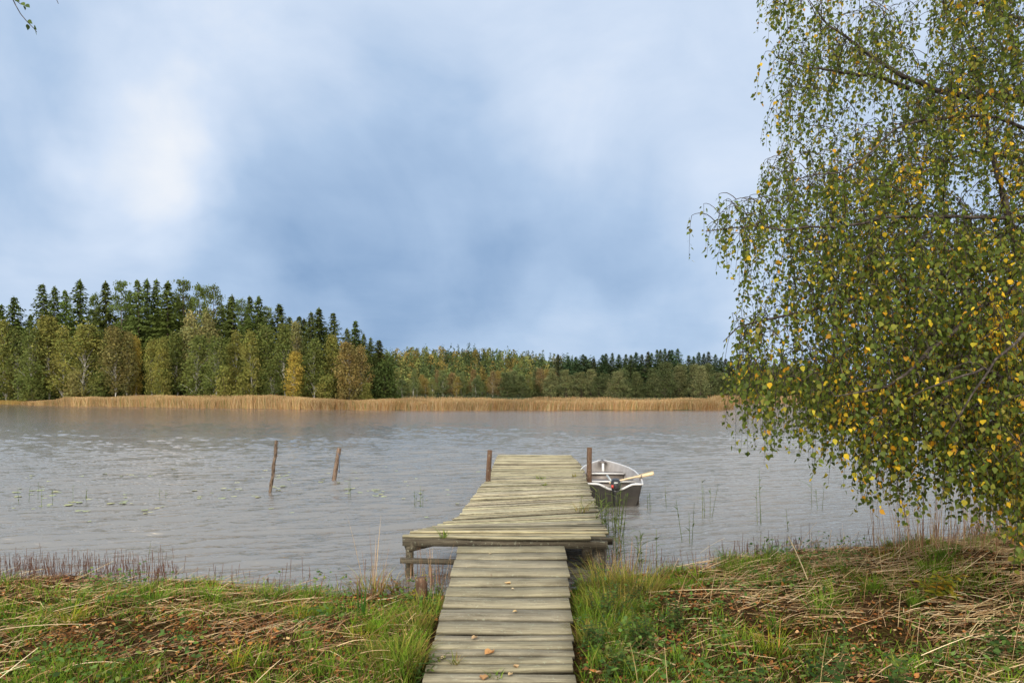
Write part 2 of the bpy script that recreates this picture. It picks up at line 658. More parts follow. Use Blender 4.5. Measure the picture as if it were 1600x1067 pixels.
xs = np.concatenate([np.linspace(-60, -9, 40), np.linspace(-8.9, 11, 260), np.linspace(11.2, 60, 40)])
ys = np.concatenate([np.linspace(-40, 2.0, 30), np.linspace(2.1, 13, 180), np.linspace(13.2, 24, 20)])
X, Y = np.meshgrid(xs, ys)
Z = ground_z(X, Y)
nx, ny = len(xs), len(ys)
ii, jj = np.meshgrid(np.arange(ny - 1), np.arange(nx - 1), indexing='ij')
q = np.stack([ii * nx + jj, ii * nx + jj + 1, (ii + 1) * nx + jj + 1, (ii + 1) * nx + jj], -1).reshape(-1, 4)
g = MB()
g.add(np.stack([X, Y, Z], -1).reshape(-1, 3), q)
tag(g.build('ground', M['soil'], smooth=True), kind='structure')

# the lake: real wind waves out to about 70 m, flat beyond
iy = np.linspace(1 / 6.3, 1 / 78.0, 860)
wy = np.concatenate([[-1, 3], 1 / iy, [90, 120, 200, 500, 3000]])
wtn = np.concatenate([[-12, -4, -1.8, -1.2], np.linspace(-0.98, 0.98, 900), [1.2, 1.8, 4, 12]])
Yw = np.repeat(wy[:, None], len(wtn), 1)
Xw = wtn[None, :] * np.maximum(Yw, 6.3)
Hw = np.zeros_like(Xw)
dyw = np.gradient(wy)[:, None]
wr = np.random.default_rng(5)
for k in range(24):
    lam = 0.12 * (0.85 / 0.12) ** (k / 23)
    th = R(27 + wr.normal(0, 10 if lam > 0.35 else 20))
    nxw, nyw = -math.sin(th), math.cos(th)
    ph = (Xw * nxw + Yw * nyw) * 2 * math.pi / lam + wr.uniform(0, 6.28) + 5.0 * fbm(Xw / (lam * 6), Yw / (lam * 6), 500 + k, 2)
    patch = sstep(0.30, 0.70, fbm(Xw / (lam * 3 + 0.6) + 7 * k, Yw / (lam * 2 + 0.4), 600 + k, 2))
    a_ = 0.0110 * lam * patch * np.clip(lam / (4 * dyw), 0, 1)
    Hw += a_ * (2 * (0.5 + 0.5 * np.sin(ph)) ** 2.0 - 0.75)
gust = 0.55 + 0.9 * fbm(Xw / 9, Yw / 3.5, 640, 3)
Hw *= np.minimum(gust, 1.05) * (0.6 + 0.4 * sstep(8, 12, Yw)) * (1.5 - 0.7 * sstep(-4, 4, Xw)) * sstep(76, 45, Yw) * sstep(1.0, 0.97, np.abs(wtn))[None, :]
ny, nx = Yw.shape
ii, jj = np.meshgrid(np.arange(ny - 1), np.arange(nx - 1), indexing='ij')
q = np.stack([ii * nx + jj, ii * nx + jj + 1, (ii + 1) * nx + jj + 1, (ii + 1) * nx + jj], -1).reshape(-1, 4)
g = MB()
g.add(np.stack([Xw, Yw, Hw], -1).reshape(-1, 3), q)
tag(g.build('water', M['water'], smooth=True), kind='structure')


def far_shore(x):
    return np.interp(x, [-400, -160, -108, -80, -50, -30, -17, 10, 28, 34, 46, 80, 400],
                     [190, 158, 143, 122, 106, 96, 91, 91, 92, 104, 150, 175, 200])


def far_z(x, y):
    x, y = np.asarray(x, float), np.asarray(y, float)
    d = y - far_shore(x)
    z = np.where(d > 0, 0.06 + np.clip((d - 14) * 0.03, 0, 0.9), np.maximum(d * 0.1, -2))
    hill = 14.5 * np.exp(-((x + 42) / 105) ** 2) * sstep(250, 440, y) + 4 * sstep(260, 470, y) + 4 * (fbm(x / 60, y / 60, 21) - 0.5) * sstep(250, 350, y)
    return z + hill


xs = np.concatenate([np.linspace(-3000, -420, 14), np.linspace(-400, 400, 161), np.linspace(420, 3000, 14)])
ys = np.concatenate([np.linspace(70, 260, 96), np.linspace(264, 560, 60), np.linspace(580, 3000, 20)])
X, Y = np.meshgrid(xs, ys)
Z = far_z(X, Y)
nx, ny = len(xs), len(ys)
ii, jj = np.meshgrid(np.arange(ny - 1), np.arange(nx - 1), indexing='ij')
q = np.stack([ii * nx + jj, ii * nx + jj + 1, (ii + 1) * nx + jj + 1, (ii + 1) * nx + jj], -1).reshape(-1, 4)
g = MB()
g.add(np.stack([X, Y, Z], -1).reshape(-1, 3), q)
tag(g.build('hills', M['forest_floor'], smooth=True), kind='structure')


# ------------------------------------------------------------------ trees of the far shores (shared meshes, height 1 unit = 20 m built to scale)
def spruce_mesh(seed, H=22.0, Rb=2.7, dens=1.0):
    global rng
    keep, rng = rng, np.random.default_rng(seed)
    t = MB()
    k = np.linspace(0, 1, 8)
    t.tube(np.stack([0.15 * np.sin(k * 5 + seed), 0.15 * np.cos(k * 4 + seed) - 0.15, k * H], -1), 0.26 * (1 - k) + 0.02, 6)
    c = MB()
    z = 1.6
    B, D, N_, L_, W_, C_ = [], [], [], [], [], []
    gap = rng.uniform(0, 6.28, 3)
    while z < H - 0.15:
        u = z / H
        r = Rb * min(1.0, (1 - u) / 0.36) ** 0.85 * (0.75 + 0.25 * sstep(0.02, 0.25, u)) * min(1.0, (1 - u) / 0.14) ** 0.5 + 0.06
        nb_ = rng.integers(5, 8)
        a0 = rng.uniform(0, 6.28)
        for b_ in range(nb_):
            a = a0 + b_ * 6.283 / nb_ + rng.uniform(-0.3, 0.3)
            ln = r * rng.uniform(0.55, 1.2) * (1 + 0.22 * math.sin(a + gap[0] + 4 * u) + 0.15 * math.sin(2 * a + gap[1] - 9 * u))
            if rng.random() < 0.10:
                ln *= 0.45
            nn = max(4, int(ln * 6.5 * dens))
            tt = np.linspace(0.12, 1, nn) + rng.uniform(-0.05, 0.05, nn)
            droop = (0.10 if u > 0.8 else 0.32) + rng.uniform(-0.1, 0.12)
            up = 0.35 * max(0, u - 0.6)
            dirr = np.array([math.cos(a), math.sin(a), 0])
            p = dirr[None] * (ln * tt)[:, None] + np.array([0, 0, z + rng.uniform(-0.32, 0.32) * min(1, (H - z) / 3)])[None]
            p[:, 2] += ln * (up * tt - droop * tt + 0.18 * tt ** 3)
            p += rng.normal(size=p.shape) * 0.09
            sd_ = np.array([-dirr[1], dirr[0], 0])
            d = dirr[None] * 0.7 + sd_[None] * rng.uniform(-1.1, 1.1, (nn, 1)) + np.array([0, 0, -0.55])[None] * rng.uniform(0.3, 1.5, (nn, 1))
            B.append(p); D.append(d)
            N_.append(np.tile([0, 0, 1.0], (nn, 1)) + unit(nn) * 0.5)
            L_.append(rng.uniform(0.5, 0.95, nn) * (0.75 + 0.25 * (1 - u)))
            W_.append(rng.uniform(0.28, 0.5, nn) * (0.8 + 0.2 * (1 - u)))
            C_.append(np.ones((nn, 3)) * rng.uniform(0.72, 1.25) * rng.uniform(0.85, 1.15, (nn, 1)))
        z += rng.uniform(0.34, 0.62) * (0.65 + 0.35 * (1 - u))
    # tip
    tp = np.tile([0, 0, H - 0.7], (10, 1)) + rng.normal(size=(10, 3)) * [0.05, 0.05, 0.25]
    B.append(tp); D.append(unit(10) * 0.5 + [0, 0, 0.7]); N_.append(unit(10)); L_.append(np.full(10, 0.55)); W_.append(np.full(10, 0.2)); C_.append(np.ones((10, 3)))
    c.leaves(np.vstack(B), np.vstack(D), np.vstack(N_), np.concatenate(L_), np.concatenate(W_), np.vstack(C_))
    res = (mesh_from(t, 'trunk', M['spruce_bark'], True), mesh_from(c, 'crown', M['tree_leaf']), H)
    rng = keep
    return res


def pine_mesh(seed, H=22.0):
    global rng
    keep, rng = rng, np.random.default_rng(seed)
    t = MB()
    k = np.linspace(0, 1, 9)
    tr = np.stack([0.3 * np.sin(k * 4 + seed), 0.3 * np.cos(k * 3 + seed) - 0.3, k * H], -1)
    t.tube(tr, 0.24 * (1 - k) + 0.03, 6)
    c = MB()
    for i in range(52):
        u = rng.uniform(0.52, 0.99)
        a = rng.uniform(0, 6.28)
        ln = (0.5 + 2.4 * math.sin(math.pi * min(1, (u - 0.5) / 0.52)) ** 0.7) * rng.uniform(0.4, 1.0)
        p0 = np.array([np.interp(u, k, tr[:, j]) for j in range(3)])
        p1 = p0 + np.array([math.cos(a) * ln, math.sin(a) * ln, ln * rng.uniform(0.0, 0.4)])
        t.tube([p0, (p0 + p1) / 2 + [0, 0, -0.1], p1], [0.05, 0.04, 0.02], 4)
        n = 46
        p = p1 + rng.normal(size=(n, 3)) * [0.52, 0.52, 0.28]
        c.leaves(p, unit(n) + [0, 0, 0.3], unit(n), rng.uniform(0.3, 0.55, n), rng.uniform(0.16, 0.3, n), np.ones((n, 3)) * rng.uniform(0.7, 1.25) * rng.uniform(0.85, 1.15, (n, 1)))
    res = (mesh_from(t, 'trunk', M['spruce_bark'], True), mesh_from(c, 'crown', M['tree_leaf']), H)
    rng = keep
    return res


def birch_mesh(seed, H=15.0, Rb=2.5, base=0.18, weep=0.5, nclump=120, trunks=1, bark='birch_bark', lean=0.5, top=0.62):
    """loose broadleaf: lumpy crown of hanging leaf sprays on limbs"""
    global rng
    keep, rng = rng, np.random.default_rng(seed)
    t, c = MB(), MB()
    stems = []
    for s in range(trunks):
        k = np.linspace(0, 1, 9)
        ph = rng.uniform(0, 6.28)
        sp = lean * rng.uniform(0.4, 1)
        tr = np.stack([np.cos(ph) * sp * k * 1.3 + 0.14 * np.sin(k * 6 + ph), np.sin(ph) * sp * k * 1.3 + 0.14 * np.cos(k * 5 + ph), k * H * 0.93], -1)
        t.tube(tr, 0.075 * (1 - k) ** 0.8 + 0.015, 6)
        stems.append((k, tr))
    lob = rng.uniform(0, 6.28, 4)
    for i in range(nclump):
        u = base + (1 - base) * rng.beta(1.25, 1.05)
        k, tr = stems[rng.integers(len(stems))]
        a = rng.uniform(0, 6.28)
        prof = math.sin(math.pi * min(1.0, ((u - base) / (1 - base)) ** top * 0.93 + 0.07)) ** 0.75
        lump = 0.78 + 0.26 * math.sin(2 * a + lob[0] + u * 7) + 0.16 * math.sin(3 * a + lob[1] - u * 13)
        rr = Rb * prof * lump * math.sqrt(rng.uniform(0.12, 1.0))
        p0 = np.array([np.interp(max(0.05, u - 0.16), k, tr[:, j]) for j in range(3)])
        p1 = np.array([np.interp(u, k, tr[:, j]) for j in range(3)]) * [1, 1, 0] + [math.cos(a) * rr, math.sin(a) * rr, u * H + rng.uniform(-0.3, 0.3)]
        if i % 2 == 0:
            t.tube([p0, p0 * 0.45 + p1 * 0.55 + [0, 0, 0.25], p1], [0.045, 0.03, 0.012], 4, cap=False)
        n = 34
        p = p1 + rng.normal(size=(n, 3)) * [0.42, 0.42, 0.34]
        hang = rng.random(n) < weep
        p[:, 2] -= np.where(hang, rng.uniform(0, 1.3, n), 0)
        d = unit(n) * 0.7 + [0, 0, -0.7]
        tint = np.array([1, 1, 1]) * rng.uniform(0.74, 1.26) * np.array([rng.uniform(0.9, 1.14), 1, rng.uniform(0.85, 1.1)])
        c.leaves(p, d, unit(n), rng.uniform(0.2, 0.42, n), rng.uniform(0.15, 0.30, n), tint[None] * rng.uniform(0.8, 1.2, (n, 1)))
    res = (mesh_from(t, 'trunk', M[bark], True), mesh_from(c, 'crown', M['tree_leaf']), H)
    rng = keep
    return res


SPR = [spruce_mesh(s, 22, w) for s, w in ((1, 2.5), (2, 2.9), (3, 2.2), (4, 3.1), (5, 2.6), (6, 2.35))]
PIN = [pine_mesh(s) for s in (11, 12, 13)]
BIR = [birch_mesh(s, 15, w, b, wp, 125, tk) for s, w, b, wp, tk in
       ((21, 2.5, .14, .6, 1), (22, 2.9, .10, .6, 2), (23, 2.2, .22, .55, 1), (24, 2.7, .16, .65, 2), (25, 1.7, .18, .5, 1), (26, 3.0, .12, .6, 1))]
ALD = [birch_mesh(s, 12, 3.0, 0.02, 0.2, 150, 2, 'spruce_bark', 0.8, 0.5) for s in (31, 32, 33)]
BUS = [birch_mesh(s, 5, 1.7, 0.0, 0.1, 60, 3, 'spruce_bark', 0.6, 0.45) for s in (41, 42, 43)]


def plant_tree(kind, name, proto, x, y, z, H, wid, col, label, cat, group, rz=None):
    tm, cm, H0 = proto
    r = empty(name, (x, y, z), random.uniform(0, 6.28) if rz is None else rz)
    s = H / H0
    r.scale = (wid, wid, s)
    for nm, me in (('trunk', tm), ('crown', cm)):
        o = bpy.data.objects.new(nm, me)
        COL.objects.link(o)
        o.parent = r
        if nm == 'crown':
            o.color = (*col, 1)
    tag(r, label, cat, group)
    return r


UNITS = 'zero first second third fourth fifth sixth seventh eighth ninth tenth eleventh twelfth thirteenth fourteenth fifteenth sixteenth seventeenth eighteenth nineteenth twentieth'.split()


def ordinal(n):
    if n <= 20:
        return UNITS[n]
    tens = {2: 'twenty', 3: 'thirty', 4: 'forty'}[n // 10]
    return (tens + '-' + UNITS[n % 10]) if n % 10 else tens[:-1] + 'ieth'


DKS = (0.082, 0.104, 0.028)
# left wood: conifers (px, top row, half width px, kind)
con = [(2, 475, 14, 's'), (22, 463, 17, 's'), (66, 443, 18, 's'), (85, 446, 15, 's'), (102, 453, 14, 's'), (124, 436, 19, 's'),
       (146, 462, 9, 'p'), (165, 440, 19, 's'), (187, 442, 14, 'p'), (203, 452, 15, 's'), (215, 437, 16, 's'), (229, 435, 17, 's'), (244, 436, 15, 's'), (262, 440, 20, 's'),
       (290, 440, 16, 'p'), (312, 447, 11, 'p'), (332, 449, 15, 'p'), (278, 462, 18, 's'), (362, 461, 17, 's'), (376, 470, 11, 'p'), (390, 462, 14, 's'), (404, 462, 17, 's'),
       (418, 482, 10, 'p'), (437, 474, 20, 's'), (486, 487, 12, 's'), (498, 481, 18, 's'), (521, 488, 15, 's'), (542, 512, 12, 's'), (555, 501, 14, 's'),
       (568, 521, 10, 's'), (579, 527, 9, 's'), (592, 531, 15, 's')]
for i, (px, py, hw, kd) in enumerate(con):
    x0 = (px - 800) / F * 140
    Yt = float(far_shore(x0)) + 30 + 5 * math.sin(i * 2.3)
    x = (px - 800) / F * Yt
    z = float(far_z(x, Yt))
    H = EYE - (py - HOR) / F * Yt - z
    r_m = hw / F * Yt
    v = random.uniform(0.85, 1.25)
    c_ = tuple(a * v * random.uniform(0.93, 1.07) for a in DKS)
    if kd == 's':
        pr = SPR[i % 6]
        lab = f'dark pointed spruce at the back of the left wood, {ordinal(i + 1)} conifer from left'
        plant_tree('s', 'spruce_tree', pr, x, Yt, z, H, r_m / (2.55) * 1.25, c_, lab, 'tree', 'conifers of the left wood')
    else:
        pr = PIN[i % 3]
        lab = f'open topped bare trunked pine in the left wood, {ordinal(i + 1)} conifer from left'
        plant_tree('p', 'pine_tree', pr, x, Yt, z, H, r_m / 2.6 * 0.95, tuple(a * 1.25 for a in c_), lab, 'tree', 'conifers of the left wood')

OL, GR, PA, YE, OR, BR = (0.165, 0.168, 0.046), (0.115, 0.137, 0.040), (0.205, 0.200, 0.080), (0.30, 0.240, 0.055), (0.19, 0.150, 0.055), (0.168, 0.156, 0.056)
bir = [(8, 500, 20, OL), (27, 517, 22, GR), (76, 495, 30, OL), (128, 507, 28, OL), (117, 583, 13, BR), (180, 511, 24, BR), (213, 527, 10, YE), (236, 532, 12, OL), (199, 520, 12, BR),
       (276, 521, 22, GR), (300, 489, 22, PA), (322, 487, 18, PA), (308, 524, 24, GR), (338, 526, 18, GR), (368, 519, 17, OL), (392, 520, 18, OL), (420, 509, 24, GR), (444, 507, 22, GR),
       (466, 503, 15, PA), (458, 550, 13, YE), (426, 560, 20, GR), (380, 585, 14, OL), (253, 572, 12, OL), (490, 530, 20, GR), (518, 525, 19, OL), (546, 535, 22, OR), (566, 543, 16, OR), (540, 572, 12, OR), (572, 600, 10, OL), (50, 590, 16, GR), (50, 514, 19, GR), (101, 511, 20, OL), (153, 518, 18, GR), (250, 528, 16, OL), (326, 590, 16, GR), (505, 590, 16, OL), (155, 580, 16, GR), (350, 575, 16, OL), (478, 590, 16, OL)]
bir.sort(key=lambda b: b[0])
NMC = {OL: 'olive green', GR: 'mid green', PA: 'pale green', YE: 'golden yellow', OR: 'rusty orange', BR: 'brownish green'}
for i, (px, py, hw, cc) in enumerate(bir):
    x0 = (px - 800) / F * 125
    Yt = float(far_shore(x0)) + 17 + 3 * math.sin(i * 1.7) + (8 if cc == PA else 0) - (4 if py > 545 else 0)
    x = (px - 800) / F * Yt
    z = float(far_z(x, Yt))
    H = EYE - (py - HOR) / F * Yt - z
    r_m = hw / F * Yt
    if py > 568:
        pr, wd = BUS[i % 3], r_m / 1.7
        lab = f'low {NMC[cc]} birch sapling fronting the left wood, {ordinal(i + 1)} broadleaf from left'
    else:
        pr = BIR[4] if hw < 15 else BIR[i % 6]
        hw = min(hw, 24)
        wd = r_m / (1.7 if hw < 15 else 2.5) * (1.05 if hw < 15 else 1.12)
        lab = f'{NMC[cc]} birch before the dark spruces, {ordinal(i + 1)} broadleaf from left'
    v = random.uniform(0.9, 1.12)
    plant_tree('b', 'birch_tree', pr, x, Yt, z, H, wd, tuple(a * v for a in cc), lab, 'tree', 'birches along the left shore')

# dark undergrowth and the second ranks that close the left wood
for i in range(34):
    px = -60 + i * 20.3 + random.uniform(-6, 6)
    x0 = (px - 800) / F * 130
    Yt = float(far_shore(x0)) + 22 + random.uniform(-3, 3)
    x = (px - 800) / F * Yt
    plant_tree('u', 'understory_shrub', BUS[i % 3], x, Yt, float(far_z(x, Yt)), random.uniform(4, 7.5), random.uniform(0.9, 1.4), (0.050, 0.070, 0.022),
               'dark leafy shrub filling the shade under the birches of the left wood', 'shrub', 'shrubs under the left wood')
for i in range(42):
    px = -70 + i * 15.6 + random.uniform(-8, 8)
    x0 = (px - 800) / F * 150
    Yt = float(far_shore(x0)) + 46 + random.uniform(-5, 6)
    x = (px - 800) / F * Yt
    H = random.uniform(18.5, 24) * (1 if px < 400 else 0.82 if px < 500 else 0.6)
    plant_tree('s', 'spruce_tree', SPR[i % 6], x, Yt, float(far_z(x, Yt)), H, random.uniform(1.0, 1.3), DKS,
               'dark spruce deep inside the left wood showing only between nearer trunks', 'tree', 'spruces deep in the left wood')

# far shore behind the reed belt: front ranks as trees of their own
FAR_BIR = 'distant pale trunked birch at the foot of the wooded hill behind the reed belt'
FAR_ALD = 'distant rounded grey green alder behind the right half of the reed belt'
FAR_SPR = 'distant dark spruce rising above the alders on the far right shore'
for i in range(46):                                   # alders, right half
    px = 790 + i * 11.2 + random.uniform(-6, 6)
    Yt = 206 + random.uniform(0, 22)
    py = 583 + random.uniform(-10, 12) - (6 if 1000 < px < 1120 else 0)
    x = (px - 800) / F * Yt
    z = float(far_z(x, Yt))
    H = EYE - (py - HOR) / F * Yt - z
    v = random.uniform(0.85, 1.2)
    plant_tree('a', 'alder_tree', ALD[i % 3], x, Yt, z, H, random.uniform(0.9, 1.25), tuple(a * v for a in random.choice([(0.110, 0.130, 0.055), (0.095, 0.115, 0.050), (0.145, 0.155, 0.070)])), FAR_ALD, 'tree', 'alders on the far shore')
top = [(872, 553), (888, 556), (900, 557), (911, 553), (915, 556), (928, 559), (942, 554), (947, 552), (957, 551), (967, 553), (978, 553), (986, 554), (994, 550), (1003, 553), (1013, 549), (1018, 551), (1027, 546), (1032, 546), (1039, 544), (1046, 547), (1050, 546), (1059, 544), (1076, 555), (1084, 556),
       (1092, 550), (1100, 552), (1107, 549), (1118, 553), (1127, 558), (1134, 560), (1143, 564), (1156, 562), (1168, 560), (1182, 564), (1195, 561), (1210, 566), (1228, 562), (1245, 567), (1262, 563)]
for i, (px, py) in enumerate(top):
    Yt = 236 + random.uniform(0, 14)
    x = (px - 800) / F * Yt
    z = float(far_z(x, Yt))
    plant_tree('s', 'spruce_tree', SPR[i % 6], x, Yt, z, EYE - (py - HOR) / F * Yt - z, random.uniform(0.85, 1.1), tuple(a * random.uniform(0.95, 1.25) for a in (0.055, 0.078, 0.036)), FAR_SPR, 'tree', 'spruces on the far right shore')
for i in range(44):                                   # birches, left half
    px = 596 + i * 6.4 + random.uniform(-4, 4)
    Yt = 214 + random.uniform(0, 26)
    py = 584 + random.uniform(-9, 12)
    x = (px - 800) / F * Yt
    z = float(far_z(x, Yt))
    H = EYE - (py - HOR) / F * Yt - z
    cc = random.choice([(0.190, 0.200, 0.070), (0.150, 0.180, 0.07), (0.25, 0.20, 0.065), (0.22, 0.165, 0.075), (0.12, 0.15, 0.065)])
    plant_tree('b', 'birch_tree', BIR[i % 6], x, Yt, z, H, random.uniform(0.6, 0.95), cc, FAR_BIR, 'tree', 'birches under the hill')

# the wooded hill itself: a far-off mass of trees
hm = MB()
N = 1900
hx, hy = [], []
while len(hx) < N:
    y_ = random.uniform(255, 520)
    px = random.uniform(520, 1330)
    x_ = (px - 800) / F * y_
    hx.append(x_); hy.append(y_)
hx, hy = np.array(hx), np.array(hy)
hz = far_z(hx, hy)
for x_, y_, z_ in zip(hx, hy, hz):
    tone = random.uniform(0.42, 1.0)
    patch = fbm(x_ / 35, y_ / 45, 71)
    conif = random.random() < (0.25 + 0.9 * (patch - 0.35) + (0.35 if x_ > 10 else 0) + (0.4 if y_ > 440 and random.random() < .5 else 0))
    n = 90
    if conif:
        H = random.uniform(7, 15)
        u = rng.beta(1, 1.5, n)
        rr = 2.1 * (1 - u) * np.sqrt(rng.uniform(0.1, 1, n)) + 0.05
        a = rng.uniform(0, 6.28, n)
        p = np.stack([x_ + rr * np.cos(a), y_ + rr * np.sin(a), z_ + 0.8 + u * (H - 0.8)], -1)
        d = np.stack([np.cos(a), np.sin(a), -0.7 * np.ones(n)], -1)
        cc = np.array(random.choice([(0.065, 0.092, 0.040), (0.085, 0.125, 0.046), (0.058, 0.082, 0.040)]))
        hm.leaves(p, d, np.tile([0, 0, 1.0], (n, 1)) + unit(n) * .4, rng.uniform(0.7, 1.2, n), rng.uniform(0.4, 0.75, n), tone * cc[None] * rng.uniform(0.75, 1.25, (n, 1)))
    else:
        H = random.uniform(6.5, 12.5)
        u = rng.beta(1.5, 1.1, n)
        rr = random.uniform(2.0, 3.2) * np.sin(np.pi * (u * 0.8 + 0.15)) * np.sqrt(rng.uniform(0.1, 1, n))
        a = rng.uniform(0, 6.28, n)
        p = np.stack([x_ + rr * np.cos(a), y_ + rr * np.sin(a), z_ + 1.5 + u * (H - 1.5)], -1)
        cc = np.array(random.choice([(0.21, 0.23, 0.07), (0.17, 0.205, 0.07), (0.25, 0.235, 0.075), (0.14, 0.185, 0.066), (0.27, 0.21, 0.065)]))
        hm.leaves(p, unit(n) + [0, 0, -0.4], unit(n), rng.uniform(0.6, 1.05, n), rng.uniform(0.5, 0.8, n), tone * cc[None] * rng.uniform(0.75, 1.25, (n, 1)))
tag(hm.build('hill_forest', M['reed']), 'mixed green and yellow forest covering the far hill as one mass', 'forest', kind='stuff')


# ------------------------------------------------------------------ reed belt along the far shore
def reed_belt(name, n, xr, depth, hfun, cols, probs, label):
    x = rng.uniform(*xr, n)
    d = depth * rng.beta(0.75, 1.8, n)
    y = far_shore(x) + d + (fbm(x / 2.5, x * 0 + 3, 9) - 0.5) * 2.0
    h = hfun(x) * rng.uniform(0.7, 1.12, n) * (0.62 + 0.72 * fbm(x / 5, y / 5, 15, 3))
    z = np.maximum(far_z(x, y), 0) - 0.05
    b = MB()
    disp = np.stack([rng.normal(0, 0.14, n), rng.normal(0, 0.14, n), h], -1)
    bend = np.stack([rng.normal(0.08, 0.16, n), rng.normal(0, 0.1, n), -0.05 * h], -1)
    c_ = pick(n, cols, probs) * np.array([0.80, 0.82, 0.90]) * (0.45 + 0.9 * fbm(x / 5, y / 8, 17, 3))[:, None]
    b.strips(np.stack([x, y, z], -1), disp, np.array([[1, 0, 0]]) + rng.normal(0, .3, (n, 3)), rng.uniform(0.022, 0.05, n), bend, 2, c_, taper=0.5, belly=0.4)
    tag(b.build(name, M['reed']), label, 'reeds', kind='stuff')


RC = [(0.38, 0.235, 0.10), (0.46, 0.31, 0.145), (0.31, 0.17, 0.065), (0.50, 0.37, 0.20), (0.21, 0.19, 0.065)]
reed_belt('reed_belt', 100000, (-30, 33), 26, lambda x: 1.28 + 0 * x, RC, [0.3, 0.27, 0.2, 0.13, 0.1], 'orange brown reed belt standing in the water along the far shore')
reed_belt('reed_bank', 70000, (-98, -28), 16, lambda x: np.interp(x, [-98, -90, -74, -60, -40, -28], [0.5, 0.9, 1.6, 1.7, 1.85, 1.35]),
          [(0.46, 0.30, 0.13), (0.52, 0.37, 0.19), (0.40, 0.235, 0.10), (0.34, 0.25, 0.10), (0.17, 0.17, 0.05)], [0.3, 0.25, 0.25, 0.12, 0.08], 'straw coloured tall reeds along the shore of the left wood')
reed_belt('shore_sedge', 16000, (-190, -90), 14, lambda x: 0.75 + 0 * x, [(0.38, 0.25, 0.09), (0.30, 0.17, 0.05), (0.24, 0.20, 0.06)], None, 'low rusty sedge on the shore at the left frame edge')
reed_belt('far_reeds', 9000, (33, 110), 12, lambda x: 1.7 + 0 * x, RC, [0.3, 0.27, 0.2, 0.13, 0.1], 'distant strip of brown reeds behind the hanging birch branches')


# ------------------------------------------------------------------ jetty
HD = 0.50


def dk_left(y):
    return np.interp(y, [8.55, 8.9, 9.4, 9.9, 13.6, 13.9, 20.1], [-1.36, -1.30, -1.0, -0.79, -0.585, -0.52, -0.41])


def dk_right(y):
    return np.interp(y, [8.55, 12.9, 17.0, 20.1], [1.20, 1.47, 1.73, 1.70])


def board(mb, xa, ya, xb, yb, w, z, th, col, seg=7, tilt=0.0, rag=0.004, wb=None, gap_shade=True):
    """a plank from (xa,ya) to (xb,yb), w wide, slightly bowed, ragged edges, wear-rounded arrises, gap shade painted on the side faces"""
    t = np.linspace(0, 1, seg)
    cx = xa + (xb - xa) * t
    cy = ya + (yb - ya) * t + 0.006 * np.sin(t * 3 + rng.uniform(0, 6)) * rng.uniform(-1, 1)
    zz = z + 0.008 * np.sin(t * 4 + rng.uniform(0, 6)) * rng.uniform(-1, 1)
    e0 = rng.normal(0, rag, seg)
    e1 = rng.normal(0, rag, seg)
    r = min(0.008, w * 0.12)
    prof = [(-.5, 0, -th), (-.5, 0, -r), (-.5, r, 0), (.5, -r, 0), (.5, 0, -r), (.5, 0, -th)]
    ww = w + ((w if wb is None else wb) - w) * t
    V = np.zeros((seg, 6, 3))
    for k, (o_, q_, dz) in enumerate(prof):
        o = o_ * ww + q_
        e = e0 if k < 3 else e1
        V[:, k, 0] = cx
        V[:, k, 1] = cy + o + e
        V[:, k, 2] = zz + dz + tilt * o
    qs = []
    for i in range(seg - 1):
        for k in range(6):
            k2 = (k + 1) % 6
            qs.append((i * 6 + k, (i + 1) * 6 + k, (i + 1) * 6 + k2, i * 6 + k2))
    n0 = (seg - 1) * 6
    qs += [(0, 1, 4, 5), (1, 2, 3, 4), (n0 + 5, n0 + 4, n0 + 1, n0), (n0 + 4, n0 + 3, n0 + 2, n0 + 1)]
    cv = np.tile(np.array([0.10, 0.50, 1, 1, 0.72, 0.2] if gap_shade else [0.8, .9, 1, 1, .9, .8])[None, :, None] * np.asarray(col)[None, None, :], (seg, 1, 1))  # weathered side faces, darkened further to paint the shade in the gaps
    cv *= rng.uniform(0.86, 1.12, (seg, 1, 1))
    mb.add(V.reshape(-1, 3), qs, col=cv.reshape(-1, 3))


jetty = empty('jetty', (0, 0, 0))
tag(jetty, 'long weathered wooden jetty with crooked planks reaching out into the lake', 'jetty')
d = MB()
def skew(y):
    return np.interp(y, [8.6, 9.2, 10.2, 11.5, 13.9, 15.5, 17.2, 20.2], [-0.03, 0.06, 0.34, 0.30, 0.20, 0.07, 0.0, -0.01])


def cut(y, extra):
    """a seam across the deck: its left and right end"""
    a_ = float(skew(y)) + extra
    xl = float(dk_left(y))
    xr = float(dk_right(y))
    for _ in range(4):
        yl_, yr_ = y + (xl - 0.3) * a_, y + (xr - 0.3) * a_
        xl, xr = float(dk_left(yl_)), float(dk_right(yr_))
    return xl, yl_, xr, yr_


y = 8.70
c0 = cut(y, 0)
while y < 20.0:
    w = random.uniform(0.075, 0.125)
    y += w
    c1 = cut(y, random.uniform(-0.016, 0.016))
    gp = random.uniform(0.008, 0.020) + (0.022 if random.random() < 0.16 else 0)
    wl, wr = c1[1] - c0[1], c1[3] - c0[3]
    if wl < 0.03 or wr < 0.03:
        continue
    shade = random.uniform(0.72, 1.12) * (0.66 if random.random() < 0.08 else 1)
    tone = (shade * random.uniform(0.98, 1.06), shade, shade * random.uniform(0.86, 1.04))
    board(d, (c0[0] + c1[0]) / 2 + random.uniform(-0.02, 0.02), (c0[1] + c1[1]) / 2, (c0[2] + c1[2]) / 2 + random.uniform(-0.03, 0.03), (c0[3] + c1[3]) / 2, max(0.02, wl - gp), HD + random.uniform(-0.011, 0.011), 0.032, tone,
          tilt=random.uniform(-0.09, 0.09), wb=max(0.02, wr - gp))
    c0 = c1
